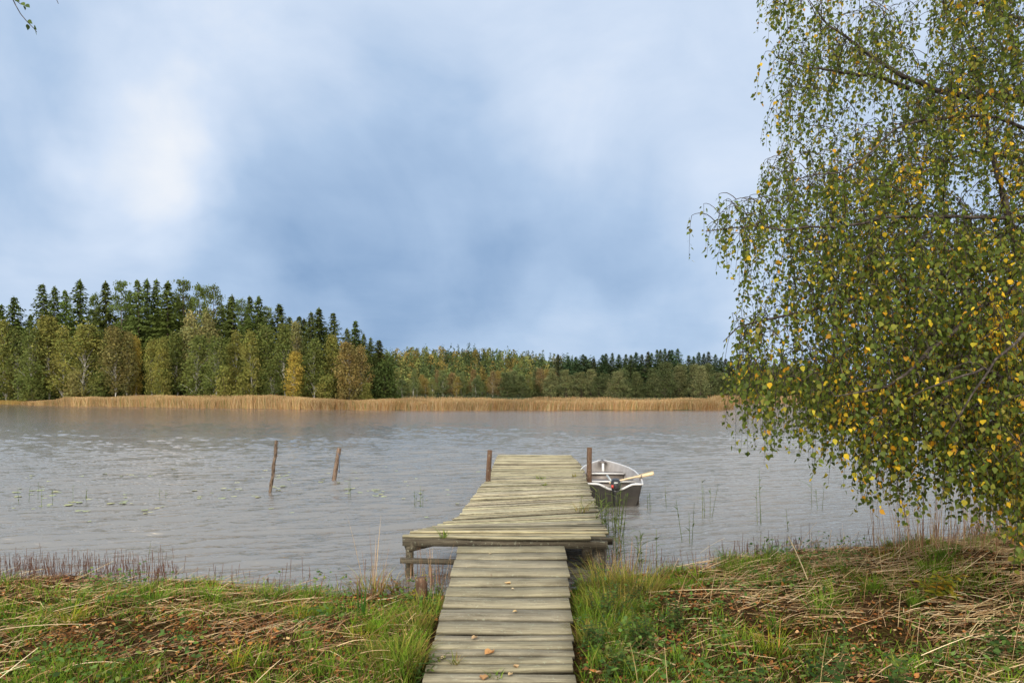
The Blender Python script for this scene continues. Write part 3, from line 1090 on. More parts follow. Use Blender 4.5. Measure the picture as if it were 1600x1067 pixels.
# splayed boards of the left corner
d.build('deck', M['deck_wood'], jetty)
b = MB()
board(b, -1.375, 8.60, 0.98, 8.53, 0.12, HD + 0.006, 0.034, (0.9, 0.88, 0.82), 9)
b.build('front_board', M['deck_wood'], jetty)
b = MB()
b.box(-1.37, 1.19, -0.03, 0.03, -0.062, 0.032, M=Matrix.Translation((0, 8.545, HD - 0.065)) @ Matrix.Rotation(R(0.75), 4, 'Y') @ Matrix.Rotation(R(-1.0), 4, 'Z'))
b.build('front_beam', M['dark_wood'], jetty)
b = MB()
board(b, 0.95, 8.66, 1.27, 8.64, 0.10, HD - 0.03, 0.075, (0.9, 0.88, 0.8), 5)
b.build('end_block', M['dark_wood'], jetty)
for sx0, sx1 in ((-0.62, -0.36), (0.35, 0.62), (1.12, 1.58)):
    b = MB()
    yy = np.linspace(8.62, 19.9, 12)
    xx = np.interp(yy, [8.62, 19.9], [sx0, sx1])
    for i in range(11):
        b.add([(xx[i] - .05, yy[i], HD - .20), (xx[i] + .05, yy[i], HD - .20), (xx[i] + .05, yy[i], HD - .045), (xx[i] - .05, yy[i], HD - .045),
               (xx[i + 1] - .05, yy[i + 1], HD - .20), (xx[i + 1] + .05, yy[i + 1], HD - .20), (xx[i + 1] + .05, yy[i + 1], HD - .045), (xx[i + 1] - .05, yy[i + 1], HD - .045)],
              [(0, 1, 5, 4), (1, 2, 6, 5), (2, 3, 7, 6), (3, 0, 4, 7)] + ([(0, 3, 2, 1)] if i == 0 else []) + ([(4, 5, 6, 7)] if i == 10 else []))
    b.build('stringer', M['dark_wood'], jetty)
b = MB()
b.tube([(-1.30, 8.56, HD - 0.12), (-1.05, 8.9, HD - 0.13), (-0.6, 9.6, HD - 0.14)], [0.075, 0.07, 0.06], 6)
b.build('diagonal_joist', M['dark_wood'], jetty)
b = MB()
M4 = Matrix.Translation((-0.93, 8.50, 0.205)) @ Matrix.Rotation(R(1.5), 4, 'Y')
b.box(-0.46, 0.42, -0.03, 0.03, -0.028, 0.030, M=M4)
b.build('cross_brace', M['dark_wood'], jetty)
for (x, y, r, zt) in ((-1.30, 8.60, 0.052, HD - 0.04), (1.10, 8.66, 0.085, HD - 0.14), (0.98, 8.95, 0.07, HD - 0.2), (-0.55, 12.0, .07, HD - .2), (1.36, 12.0, .07, HD - .2), (-0.45, 16, .07, HD - .2), (1.56, 16, .07, HD - .2), (-0.36, 19.6, .07, HD - .2), (1.58, 19.6, .07, HD - .2)):
    b = MB()
    zz = np.linspace(-0.9, zt, 7)
    b.tube(np.stack([x + 0.012 * np.sin(zz * 5), y + 0.01 * np.cos(zz * 4), zz], -1), r, 9, wob=0.08)
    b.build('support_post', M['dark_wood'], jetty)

# boardwalk that climbs from the bank to the jetty
walk = empty('boardwalk', (0, 6.5, 0))
tag(walk, 'mossy grey boardwalk of broad planks sloping up from the bank to the jetty', 'boardwalk')
rows = [853, 873.7, 886.7, 901, 915.7, 931.7, 949.5, 968.5, 989, 1012, 1036, 1064, 1094, 1128, 1168]


def row_to_y(row):
    yy = 6.0
    for _ in range(40):
        yy = (EYE - float(ramp_z(yy))) * F / (row - HOR)
    return yy


ed = [row_to_y(r) for r in rows]
b = MB()
for i in range(len(ed) - 1):
    y1, y0 = ed[i], ed[i + 1]
    parts = [(y0, y1)]
    if i in (0, 8, 9, 10, 12):
        mid = y0 + (y1 - y0) * random.uniform(0.45, 0.55)
        parts = [(y0, mid - 0.003), (mid + 0.003, y1)]
    for j, (a, c_) in enumerate(parts):
        w = (c_ - a) - (0.040 if j == len(parts) - 1 else 0.006)
        yc = (a + c_) / 2
        s = random.uniform(0.90, 1.08)
        xe = float(walk_right(yc))
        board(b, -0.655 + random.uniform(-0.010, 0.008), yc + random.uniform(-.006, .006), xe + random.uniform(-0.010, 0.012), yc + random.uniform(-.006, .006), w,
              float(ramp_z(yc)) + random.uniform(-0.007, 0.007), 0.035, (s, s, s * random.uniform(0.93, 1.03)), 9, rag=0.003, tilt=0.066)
o = b.build('planking', M['ramp_wood'])
o.parent = walk
o.matrix_parent_inverse = Matrix.Translation((0, -6.5, 0))
for x in (-0.52, 0.33):
    b = MB()
    b.add([(x - .05, 4.0, float(ramp_z(4.0)) - .16), (x + .05, 4.0, float(ramp_z(4.0)) - .16), (x + .05, 4.0, float(ramp_z(4.0)) - .04), (x - .05, 4.0, float(ramp_z(4.0)) - .04),
           (x - .05, 8.44, .42 - .16), (x + .05, 8.44, .42 - .16), (x + .05, 8.44, .42 - .04), (x - .05, 8.44, .42 - .04)],
          [(0, 1, 5, 4), (1, 2, 6, 5), (2, 3, 7, 6), (3, 0, 4, 7), (0, 3, 2, 1), (4, 5, 6, 7)])
    o = b.build('bearer', M['dark_wood'])
    o.parent = walk
    o.matrix_parent_inverse = Matrix.Translation((0, -6.5, 0))

# stump beside the boardwalk, mooring posts, stakes in the lake
st = MB()
p = P(656, 950, 7.45)
zz = np.linspace(0, 0.33, 6)
st.tube(np.stack([0.02 * np.sin(zz * 9), 0 * zz, zz], -1), [0.075, 0.07, 0.068, 0.066, 0.062, 0.05], 10, wob=0.10)
o = st.build('stump_post', M['post_wood'])
o.location = (p[0], 7.45, -0.04)
tag(o, 'short rotten brown post stub in the grass left of the boardwalk', 'post')

for (bx, by, tx, zt, r, lab) in ((-0.545, 13.95, -0.455, 1.135, 0.052, 'dark brown mooring post leaning slightly on the left side of the jetty'),
                                 (1.60, 14.0, 1.585, 1.185, 0.055, 'brown upright mooring post on the right side of the jetty beside the boat')):
    b = MB()
    t = np.linspace(0, 1, 9)
    b.tube(np.stack([(tx - bx) * t + 0.006 * np.sin(t * 7), 0.004 * np.cos(t * 5), -0.9 + (zt + 0.9) * t], -1), r * (1 - 0.06 * t), 12, wob=0.04)
    o = b.build('mooring_post', M['post_wood'], smooth=False)
    o.location = (bx, by, 0)
    tag(o, lab, 'post', 'mooring posts')

b = MB()
t = np.linspace(0, 1, 16)
z0, z1 = -0.6, 1.21
xk = np.interp(t, [0, 0.33, 0.42, 0.6, 1], [-0.03, 0.0, 0.05, 0.09, 0.16]) + 0.008 * np.sin(t * 25)
b.tube(np.stack([xk, 0.02 * np.sin(t * 9), z0 + (z1 - z0) * t], -1), 0.038 + 0.006 * np.sin(t * 31), 8, wob=0.12)
for kk in (0.55, 0.68, 0.8, 0.9, 0.96):
    x_ = np.interp(kk, t, xk)
    z_ = z0 + (z1 - z0) * kk
    b.tube([(x_, 0, z_), (x_ + 0.07, -0.01, z_ + 0.015)], [0.014, 0.008], 5)
o = b.build('water_stake', M['grey_stake'])
o.location = (-5.58, 15.7, 0)
tag(o, 'crooked knobbly bark covered stake leaning in the lake, the taller of the two stakes', 'stake')
st2 = empty('water_stake', (-4.71, 18.0, 0))
tag(st2, 'straight squared stake leaning in the lake with a cord hanging from it, the shorter stake', 'stake')
b = MB()
t = np.linspace(0, 1, 8)
b.tube(np.stack([-0.07 + 0.225 * t, 0 * t, -0.5 + 1.35 * t], -1), 0.058, 4, wob=0.03)
b.build('pole', M['stake_wood'], st2)
b = MB()
b.tube([(0.125, -0.05, 0.72), (0.175, -0.06, 0.66), (0.172, -0.06, 0.45), (0.17, -0.06, 0.26)], 0.009, 5)
b.tube([(0.17, -0.06, 0.28), (0.168, -0.06, 0.22)], 0.02, 5)
b.build('cord', M['cord'], st2)

# ------------------------------------------------------------------ rowing boat
boat = empty('rowing_boat', (2.10, 13.85, 0), R(-3.6))
tag(boat, 'small open aluminium rowing boat with dark hull and outboard motor moored beside the jetty', 'boat')
L = 3.9
ns, nc = 22, 13


def half(t):
    return np.interp(t, [0, .15, .35, .55, .7, .82, .91, .97, 1], [.535, .60, .645, .625, .545, .40, .245, .11, .03])


def sheer(t):
    return 0.445 + 0.0 * t + 0.10 * t ** 2.4


def keel(t):
    return -0.14 + 0.03 * t + 0.50 * np.clip((t - 0.72) / 0.28, 0, 1) ** 2.2


def hull_grid(off):
    V = np.zeros((ns, nc, 3))
    for i in range(ns):
        t = i / (ns - 1)
        h_, s_, k_ = float(half(t)) - off, float(sheer(t)), float(keel(t)) + off
        for j in range(nc):
            u = j / (nc - 1) * 2 - 1
            a = abs(u)
            x = h_ * (0.80 * min(1, a / 0.55) if a < 0.55 else 0.80 + 0.20 * (a - 0.55) / 0.45)
            zz = k_ + (s_ - k_) * (0.20 * (a / 0.55) ** 1.3 if a < 0.55 else 0.20 + 0.80 * (a - 0.55) / 0.45)
            V[i, j] = (max(h_, 0.004) and math.copysign(x, u) if u else 0, t * L, zz)
    return V


ii, jj = np.meshgrid(np.arange(ns - 1), np.arange(nc - 1), indexing='ij')
hq = np.stack([ii * nc + jj, ii * nc + jj + 1, (ii + 1) * nc + jj + 1, (ii + 1) * nc + jj], -1).reshape(-1, 4)
b = MB()
b.add(hull_grid(0.0).reshape(-1, 3), hq)
b.build('hull', M['hull'], boat, smooth=True)
b = MB()
b.add(hull_grid(0.018).reshape(-1, 3), hq[:, ::-1])
b.build('hull_lining', M['alu'], boat, smooth=True)
# transom with the dip for the motor
us = np.linspace(-1, 1, 17)


def tr_top(u):
    return 0.445 - 0.115 * (1 - sstep(0.12, 0.72, np.abs(u)))


def tr_bot(u):
    a = np.abs(u)
    f_ = np.where(a < .80, .20 * (a / .80) ** 1.3, .20 + .80 * (a - .80) / .20)
    return -0.14 + (0.445 + 0.14) * np.clip(f_, 0, 0.97)


for nm, yo, mt in (('transom', -0.004, 'hull'), ('transom_lining', 0.03, 'bench')):
    b = MB()
    x_ = us * 0.525
    v = np.concatenate([np.stack([x_, 0 * us + yo, np.minimum(tr_bot(us), tr_top(us) - .005)], -1), np.stack([x_, 0 * us + yo, tr_top(us)], -1)])
    i_ = np.arange(16)
    b.add(v, np.stack([i_, i_ + 1, i_ + 18, i_ + 17], -1))
    b.build(nm, M[mt], boat)
# pale rim: sides, bow and over the transom
b = MB()
tt = np.linspace(0, 1, 30)
rp = np.stack([half(tt) + 0.005, tt * L, sheer(tt) + 0.008], -1)
lp = rp * [-1, 1, 1]
b.tube(rp, 0.021, 7)
b.tube(lp, 0.021, 7)
b.tube(np.stack([us * 0.54, 0 * us + 0.012, tr_top(us) + 0.008], -1), 0.024, 7)
b.build('gunwale', M['rim'], boat, smooth=True)
b = MB()
b.add([(-0.10, L - .26, .53), (.10, L - .26, .53), (.015, L + .01, .565), (-.015, L + .01, .565), (-0.10, L - .26, .505), (.10, L - .26, .505), (.015, L + .01, .53), (-.015, L + .01, .53)],
      [(0, 1, 2, 3), (4, 7, 6, 5), (0, 4, 5, 1), (1, 5, 6, 2), (2, 6, 7, 3), (3, 7, 4, 0)])
b.build('bow_plate', M['bench'], boat)
b = MB()
b.box(-0.03, 0.03, L - .30, L - .26, 0.05, 0.505)
b.build('bow_strut', M['rim'], boat)
for y0, y1, zt, wf in ((0.28, 0.62, 0.30, 0.93), (1.62, 1.92, 0.31, 0.94), (2.75, 3.0, 0.36, 0.92)):
    t_ = (y0 + y1) / 2 / L
    w = float(half(t_)) * wf
    bn = MB()
    bn.box(-w, w, y0, y1, zt - 0.02, zt)
    bn.box(-w + 0.03, w - 0.03, y0 + 0.02, y1 - 0.02, 0.0, zt - 0.023)
    o = bn.build('bench', M['bench'], boat)
    e = MB()
    e.box(-w, w, y0 - 0.022, y0 - 0.003, zt - 0.035, zt + 0.004)
    e.build('bench_edge', M['rim'], o)
for sx in (-1, 1):
    b = MB()
    xh = sx * (float(half(0.2)) + 0.0)
    b.box(xh - 0.03, xh + 0.03, 0.75, 0.83, 0.44, 0.485)
    b.tube([(xh, 0.75, 0.48), (xh, 0.74, 0.56)], 0.012, 6)
    b.tube([(xh, 0.83, 0.48), (xh, 0.84, 0.56)], 0.012, 6)
    b.build('oarlock', M['bench'], boat)
mo = MB()


def loft(mb, secs, col=(1, 1, 1), n=14):
    """rounded-box sections (cx, cy, cz, hx, hy) stacked in z"""
    V = []
    for (cx, cy, cz, hx, hy) in secs:
        for k in range(n):
            a = 2 * math.pi * k / n
            ca, sa = math.cos(a), math.sin(a)
            V.append((cx + hx * math.copysign(abs(ca) ** 0.65, ca), cy + hy * math.copysign(abs(sa) ** 0.65, sa), cz))
    q = []
    for i in range(len(secs) - 1):
        for k in range(n):
            k2 = (k + 1) % n
            q.append((i * n + k, i * n + k2, (i + 1) * n + k2, (i + 1) * n + k))
    c0 = len(V)
    V.append(secs[0][:3]); V.append(secs[-1][:3])
    tr = [(c0, (k + 1) % n, k) for k in range(n)] + [(c0 + 1, (len(secs) - 1) * n + k, (len(secs) - 1) * n + (k + 1) % n) for k in range(n)]
    mb.add(V, q, tr, col)


loft(mo, [(0, -0.07, -0.30, .02, .05), (0, -0.07, -0.1, .035, .06), (0, -0.07, 0.16, .05, .065), (0, -0.05, 0.30, .065, .085), (0, -0.04, 0.36, .085, .11)])
mo.box(-0.07, 0.07, -0.02, 0.055, 0.20, 0.375)
motor = mo.build('outboard_motor', M['black'], boat, smooth=True)
cw = MB()
loft(cw, [(0, -0.05, 0.362, .088, .12), (0, -0.05, 0.40, .098, .135), (0, -0.05, 0.47, .10, .14), (0, -0.04, 0.53, .09, .125), (0, -0.03, 0.565, .06, .085)])
cw.build('cowling', M['black'], motor, smooth=True)
cw = MB()
cw.tube([(-0.02, 0.06, 0.42), (-0.07, 0.28, 0.49), (-0.13, 0.52, 0.565)], [0.018, 0.018, 0.024], 8)
cw.build('tiller', M['grey'], motor, smooth=True)
cw = MB()
cw.box(-0.102, -0.055, -0.192, -0.186, 0.40, 0.46)
cw.build('decal', M['red'], motor)
cw = MB()
cw.box(-0.045, 0.03, -0.191, -0.186, 0.49, 0.515)
cw.build('cowling_stripe', M['grey'], motor)

# oar lying across the right gunwale
oar = empty('oar', (0, 0, 0))
pa = np.array([2.10, 14.72, 0.36])
pb = np.array([3.02, 14.55, 0.605])
b = MB()
tt = np.linspace(0, 1, 8)
b.tube(pa + (pb - pa) * 0.62 * tt[:, None], 0.023, 8)
b.build('shaft', M['oar'], oar, smooth=True)
ax = (pb - pa) / np.linalg.norm(pb - pa)
sv = np.array([0.05, 0.75, 0.62]); sv -= ax * sv.dot(ax); sv /= np.linalg.norm(sv)
nv = np.cross(ax, sv)
b = MB()
st_ = np.linspace(0.58, 1.0, 9)
wd = np.interp(st_, [0.58, 0.68, 0.8, 0.95, 1.0], [0.026, 0.05, 0.068, 0.072, 0.062])
V = []
for s_, w_ in zip(st_, wd):
    c_ = pa + (pb - pa) * s_
    V += [c_ - sv * w_, c_ + nv * 0.012, c_ + sv * w_, c_ - nv * 0.012]
q = []
for i in range(8):
    for k in range(4):
        q.append((i * 4 + k, i * 4 + (k + 1) % 4, (i + 1) * 4 + (k + 1) % 4, (i + 1) * 4 + k))
q += [(3, 2, 1, 0), (32, 33, 34, 35)]
b.add(V, q)
b.build('blade', M['oar'], oar)
tag(oar, 'pale wooden oar lying across the right side of the boat with its blade outboard', 'oar')

# ------------------------------------------------------------------ bank vegetation
GREEN = [(0.100, 0.175, 0.018), (0.155, 0.250, 0.024), (0.062, 0.108, 0.016), (0.205, 0.265, 0.034), (0.24, 0.20, 0.06)]


def scatter(n, xr=(-9.5, 12.5), near=2.6):
    x = rng.uniform(*xr, n)
    y = near + (shore(x) + 0.2 - near) * rng.random(n)
    ok = off_walk(x, y)
    return x[ok], y[ok]


def clear_walk(x):
    return np.abs(x) > 0.62


# grass, in patches
n = 330000
x, y = scatter(n)
pt = fbm(x * 0.85, y * 0.85, 33)
edge = np.exp(-((shore(x) - 0.55 - y) / 0.5) ** 2)
side = sstep(1.6, 0.7, np.abs(x)) * 0.25
dens = sstep(0.40, 0.62, pt + 0.10 * edge + side - np.where(x > 2, 0.05, 0))
dens = dens * np.where((x > -1.9) & (x < -0.6) & (y > 6.9), 0.18, 1)
ok = rng.random(len(x)) < dens * 0.62 + 0.05
x, y, pt = x[ok], y[ok], pt[ok]
n = len(x)
tuft = fbm(x * 3.5, y * 3.5, 51)
h = rng.uniform(0.04, 0.11, n) * (0.5 + 1.3 * sstep(0.35, 0.75, tuft)) * (1 + 0.4 * np.exp(-((np.abs(x) - 0.85) / 0.25) ** 2))
z = ground_z(x, y)
g = MB()
a = rng.uniform(0, 6.28, n)
out = np.stack([np.cos(a), np.sin(a), 0 * a], -1)
c_ = pick(n, GREEN, [0.3, 0.28, 0.2, 0.14, 0.08]) * (0.75 + 0.5 * fbm(x * 1.6, y * 1.6, 61))[:, None]
g.strips(np.stack([x, y, z - 0.01], -1), out * (h * 0.25)[:, None] + np.stack([0 * h, 0 * h, h], -1), np.stack([-np.sin(a), np.cos(a), 0 * a], -1), rng.uniform(0.0045, 0.010, n), out * (h * rng.uniform(0.1, 0.8, n))[:, None] - np.stack([0 * h, 0 * h, h * 0.15], -1), 2, c_)
nt = 230
tx, ty = scatter(nt * 2)
sel = rng.random(len(tx)) < 0.25 + 0.75 * sstep(0.42, 0.6, fbm(tx * 0.85, ty * 0.85, 33))
tx, ty = tx[sel][:nt], ty[sel][:nt]
for cx_, cy_ in zip(tx, ty):
    nb_ = int(rng.integers(25, 90))
    rad_ = rng.uniform(0.04, 0.12)
    a = rng.uniform(0, 6.28, nb_)
    rr_ = rad_ * np.sqrt(rng.random(nb_))
    bx, by = cx_ + rr_ * np.cos(a), cy_ + rr_ * np.sin(a)
    hh = rng.uniform(0.10, 0.30) * rng.uniform(0.5, 1, nb_)
    a2 = a + rng.normal(0, .6, nb_)
    o2 = np.stack([np.cos(a2), np.sin(a2), 0 * a], -1)
    tint_ = np.array(random.choice([(1, 1, 1), (1.2, 1.1, 1), (1.6, 1.05, 1.0), (0.8, 0.9, 1), (1.1, 1.25, 1.0)]))
    okb = off_walk(bx, by)
    g.strips(np.stack([bx, by, ground_z(bx, by) - 0.01], -1)[okb], (o2 * (hh * 0.3)[:, None] + np.stack([0 * hh, 0 * hh, hh], -1))[okb], np.stack([-np.sin(a2), np.cos(a2), 0 * a], -1)[okb], rng.uniform(0.005, 0.010, nb_)[okb],
             (o2 * (hh * rng.uniform(0.2, 1.0, nb_))[:, None] - np.stack([0 * hh, 0 * hh, hh * 0.25], -1))[okb], 3, (pick(nb_, GREEN, [0.3, 0.28, 0.2, 0.14, 0.08]) * tint_)[okb])
tag(g.build('bank_grass', M['grass']), 'short bright green grass growing in patches over the bank', 'grass', kind='stuff')

# dead reed straw lying on the bank
n = 34000
x, y = scatter(n)
pt = fbm(x * 0.7 + 5, y * 0.7, 43)
dens = sstep(0.40, 0.64, pt + np.where(x > 2.2, 0.13, -0.05))
ok = rng.random(len(x)) < dens * np.where(x > 1.5, 0.8, 0.32) + 0.05
x, y = x[ok], y[ok]
n = len(x)
ln = rng.gamma(1.7, 0.11, n) + 0.04
a = rng.normal(0.05, 0.7, n) + (rng.random(n) < 0.22) * rng.uniform(-1.5, 1.5, n) + 0.5 * (fbm(x * 0.5, y * 0.5, 90) - .5)
x1, y1 = x + np.cos(a) * ln, y + np.sin(a) * ln
bad = ~off_walk(x1, y1, 0.03) | (np.sign(x1) != np.sign(x))
x, y, x1, y1, ln, a = (v[~bad] for v in (x, y, x1, y1, ln, a))
n = len(x)
lift = rng.exponential(0.030, n)
z0_, z1_ = np.maximum(ground_z(x, y), 0) + 0.012 + lift * 0.6, np.maximum(ground_z(x1, y1), 0) + 0.015 + lift * rng.uniform(0, 2.2, n)
SC = [(0.42, 0.29, 0.15), (0.56, 0.42, 0.24), (0.27, 0.165, 0.085), (0.66, 0.53, 0.33), (0.17, 0.10, 0.05)]
g = MB()
c_ = pick(n, SC, [0.32, 0.22, 0.26, 0.06, 0.14])
arch = rng.exponential(0.07, n) * ln
curl = rng.normal(0, 0.07, n) * ln
sd_ = np.stack([-np.sin(a) * 0.7, np.cos(a) * 0.7, 0.7 + 0 * a], -1)
g.strips(np.stack([x, y, z0_], -1), np.stack([x1 - x, y1 - y, z1_ - z0_ + arch], -1), sd_, rng.uniform(0.0025, 0.0065, n), np.stack([-np.sin(a) * curl, np.cos(a) * curl, -arch], -1), 5, c_, taper=0.6)
tag(g.build('dead_straw', M['straw']), 'dry pale brown reed stalks strewn flat over the bank', 'straw', kind='stuff')

# short broken chaff
n = 60000
x, y = scatter(n)
ok = rng.random(len(x)) < 0.25 + 0.75 * sstep(0.38, 0.6, fbm(x * 0.9 + 2, y * 0.9, 143))
x, y = x[ok], y[ok]
n = len(x)
ln = rng.gamma(2, 0.045, n) + 0.02
a = rng.uniform(0, 3.14, n)
ln = np.where(off_walk(x - ln, y) & off_walk(x + ln, y), ln, 0.02)
g = MB()
zz = np.maximum(ground_z(x, y), 0) + rng.exponential(0.016, n) + 0.004
g.strips(np.stack([x, y, zz], -1), np.stack([np.cos(a) * ln, np.sin(a) * ln, rng.normal(0, 0.22, n) * ln], -1), np.stack([-np.sin(a) * .7, np.cos(a) * .7, 0.6 + 0 * a], -1), rng.uniform(0.003, 0.007, n), None, 1,
         pick(n, [(0.30, 0.20, 0.11), (0.42, 0.30, 0.17), (0.20, 0.115, 0.06), (0.26, 0.13, 0.055), (0.12, 0.07, 0.04)], None, 0.25), taper=0.6)
tag(g.build('straw_chaff', M['straw']), 'short broken bits of straw and twigs littering the bank', 'chaff', kind='stuff')

# brown leaf litter
n = 46000
x, y = scatter(n)
z = ground_z(x, y)
g = MB()
g.leaves(np.stack([x, y, z + 0.012], -1), unit(n)[:len(x)] * [1, 1, 0.25], np.tile([0, 0, 1.0], (len(x), 1)) + unit(len(x)) * 0.5, rng.uniform(0.02, 0.06, len(x)), rng.uniform(0.015, 0.04, len(x)),
         pick(len(x), [(0.24, 0.095, 0.03), (0.13, 0.058, 0.024), (0.33, 0.145, 0.045), (0.44, 0.29, 0.14), (0.05, 0.028, 0.015)], [0.28, 0.28, 0.18, 0.1, 0.16], 0.25), fold=0.5)
tag(g.build('leaf_litter', M['straw']), 'rusty brown fallen leaves and litter covering the soil of the bank', 'leaf litter', kind='stuff')

# small broad leaves of herbs
n = 40000
x, y = scatter(n)
pt = fbm(x * 1.1 + 9, y * 1.1, 83)
ok = rng.random(len(x)) < sstep(0.46, 0.66, pt + np.where((x > 0.7) & (y < 7), 0.07, 0) + 0.15 * sstep(1.5, 0.7, np.abs(x)))
x, y = x[ok], y[ok]
n = len(x)
z = ground_z(x, y) + rng.uniform(0.01, 0.16, n) * (0.25 + 1.8 * sstep(0.4, 0.75, fbm(x * 2, y * 2, 85)))
g = MB()
g.leaves(np.stack([x, y, z], -1), unit(n) * [1, 1, 0.4], np.tile([0, 0, 1.0], (n, 1)) + unit(n) * 0.7, rng.uniform(0.03, 0.065, n), rng.uniform(0.016, 0.036, n),
         pick(n, [(0.085, 0.155, 0.034), (0.13, 0.215, 0.045), (0.06, 0.11, 0.028), (0.18, 0.23, 0.05)], [0.35, 0.3, 0.25, 0.1]), fold=0.3)
tag(g.build('herb_cover', M['leaf']), 'low dark green herb leaves creeping between the grass on the bank', 'ground cover', kind='stuff')

# reed stubble at the edge of the water
n = 2600
x = np.concatenate([rng.uniform(-9, 12, 1900), rng.uniform(-9, -4.2, 700)])
off = rng.normal(0.10, 0.25, n) + np.where(x < -4.2, rng.uniform(-.3, .7, n), 0)
y = shore(x) + off
ok = (rng.random(n) < 0.25 + 0.75 * sstep(0.45, 0.6, fbm(x * 1.2, y * 0.6, 95)) + (x < -4.6)) & ~((x > -1.3) & (x < 1.0) & (y > 8.4))
x, y = x[ok], y[ok]
n = len(x)
h = rng.gamma(3, 0.035, n) + 0.03
z = np.minimum(ground_z(x, y), 0.1) - 0.02
g = MB()
for s_ in (np.array([[1.0, 0, 0]]), np.array([[0, 1.0, 0]])):
    g.strips(np.stack([x, y, z], -1), np.stack([(vnoise(x * 50, y * 50, 1) - .5) * .14, (vnoise(x * 50, y * 50, 2) - .5) * .10, h + np.maximum(-z, 0)], -1), s_, 0.006, None, 1,
             np.array([(0.07, 0.04, 0.035)]) * (0.6 + 1.4 * vnoise(x * 40, y * 40, 3))[:, None] + [0.05, 0.025, 0.01], taper=0.9)
tag(g.build('reed_stubble', M['straw']), 'dark cut reed stubble standing along the water edge', 'reed stubble', kind='stuff')


n = 1500
x, y = scatter(n)
n = len(x)
left_ = x < 0
ok = rng.random(n) < np.where(left_, 0.35 + 0.5 * (fbm(x * .8, y * .8, 171) > .5), np.where(x > 2.8, 0.9, 0.25))
x, y, left_ = x[ok], y[ok], left_[ok]
n = len(x)
h = rng.gamma(3.0, 0.05, n) * np.where(left_, 0.9, 1.5) + 0.05
a = rng.uniform(0, 6.28, n)
ln_ = h * np.abs(rng.normal(0, 0.5, n))
g = MB()
red = pick(n, [(0.15, 0.065, 0.03), (0.22, 0.10, 0.045), (0.10, 0.05, 0.03)], None, 0.25)
tan_ = pick(n, [(0.36, 0.24, 0.12), (0.26, 0.16, 0.085), (0.46, 0.33, 0.19)], None, 0.25)
g.strips(np.stack([x, y, ground_z(x, y) - 0.01], -1), np.stack([np.cos(a) * ln_, np.sin(a) * ln_, h], -1), np.stack([1 + 0 * a, 0.2 * np.sin(a), 0 * a], -1), rng.uniform(0.003, 0.007, n),
         np.stack([np.cos(a) * ln_ * .5, np.sin(a) * ln_ * .5, -h * rng.uniform(0, 0.35, n)], -1), 4, np.where(left_[:, None], red, tan_), taper=0.5)
tag(g.build('dead_stems', M['straw']), 'upright and leaning dead weed stems scattered over the bank', 'dead stems', kind='stuff')


def blades(mb, cx, cy, cz, n, rad, hmin, hmax, cols, w=(0.005, 0.009), spread=0.4, droop=0.5, probs=None):
    a = rng.uniform(0, 6.28, n)
    r = rad * np.sqrt(rng.random(n))
    x, y = cx + r * np.cos(a), cy + r * np.sin(a)
    a2 = a + rng.normal(0, 0.6, n)
    h = rng.uniform(hmin, hmax, n)
    out = np.stack([np.cos(a2), np.sin(a2), 0 * a], -1)
    mb.strips(np.stack([x, y, np.full(n, cz)], -1), out * (h * spread * rng.uniform(0.1, 1, n))[:, None] + np.stack([0 * h, 0 * h, h], -1),
              np.stack([-np.sin(a2), np.cos(a2), 0 * a], -1), rng.uniform(*w, n), out * (h * droop * rng.uniform(0.1, 1.1, n))[:, None] - np.stack([0 * h, 0 * h, h * droop * 0.45], -1), 3, pick(n, cols, probs), taper=0.12)


OLIVE = [(0.17, 0.19, 0.028), (0.26, 0.25, 0.045), (0.10, 0.13, 0.022), (0.34, 0.26, 0.07), (0.20, 0.13, 0.05)]
tufts = [(1.02, 7.6, 0.26, 0.50, 260, 'tall yellow green grass tuft against the right side of the boardwalk top'),
         (1.36, 7.35, 0.30, 0.48, 320, 'broad olive grass tuft right of the boardwalk, beside the jetty corner post'),
         (0.95, 6.75, 0.30, 0.36, 300, 'dense olive grass tuft hanging over the right edge of the boardwalk'),
         (0.72, 5.9, 0.20, 0.26, 240, 'green grass tuft at the right edge of the boardwalk near the picture bottom'),
         (-0.88, 6.9, 0.16, 0.30, 150, 'rusty green grass tuft left of the boardwalk beside the rotten stub'),
         (-0.88, 6.2, 0.18, 0.30, 200, 'olive grass tuft along the left edge of the boardwalk'),
         (-0.88, 5.3, 0.22, 0.32, 240, 'green grass tuft at the left edge of the boardwalk near the picture bottom'),
         (-1.55, 7.7, 0.25, 0.45, 160, 'brown and orange grass tuft at the foot of the left jetty post'),
         (3.1, 8.7, 0.5, 0.22, 420, 'bright green low grass tuft on the right shore edge')]
for (x, y, rad, h, n, lab) in tufts:
    z = float(ground_z(x, y))
    g = MB()
    cols = OLIVE if 'bright' not in lab else GREEN
    if 'rusty' in lab or 'brown' in lab:
        cols = OLIVE + [(0.26, 0.11, 0.035), (0.33, 0.2, 0.09)]
    blades(g, 0, 0, -0.01, n, rad, h * 0.45, h, cols, droop=0.7)
    o = g.build('grass_tuft', M['grass'])
    o.location = (x, y, z)
    tag(o, lab, 'grass tuft')

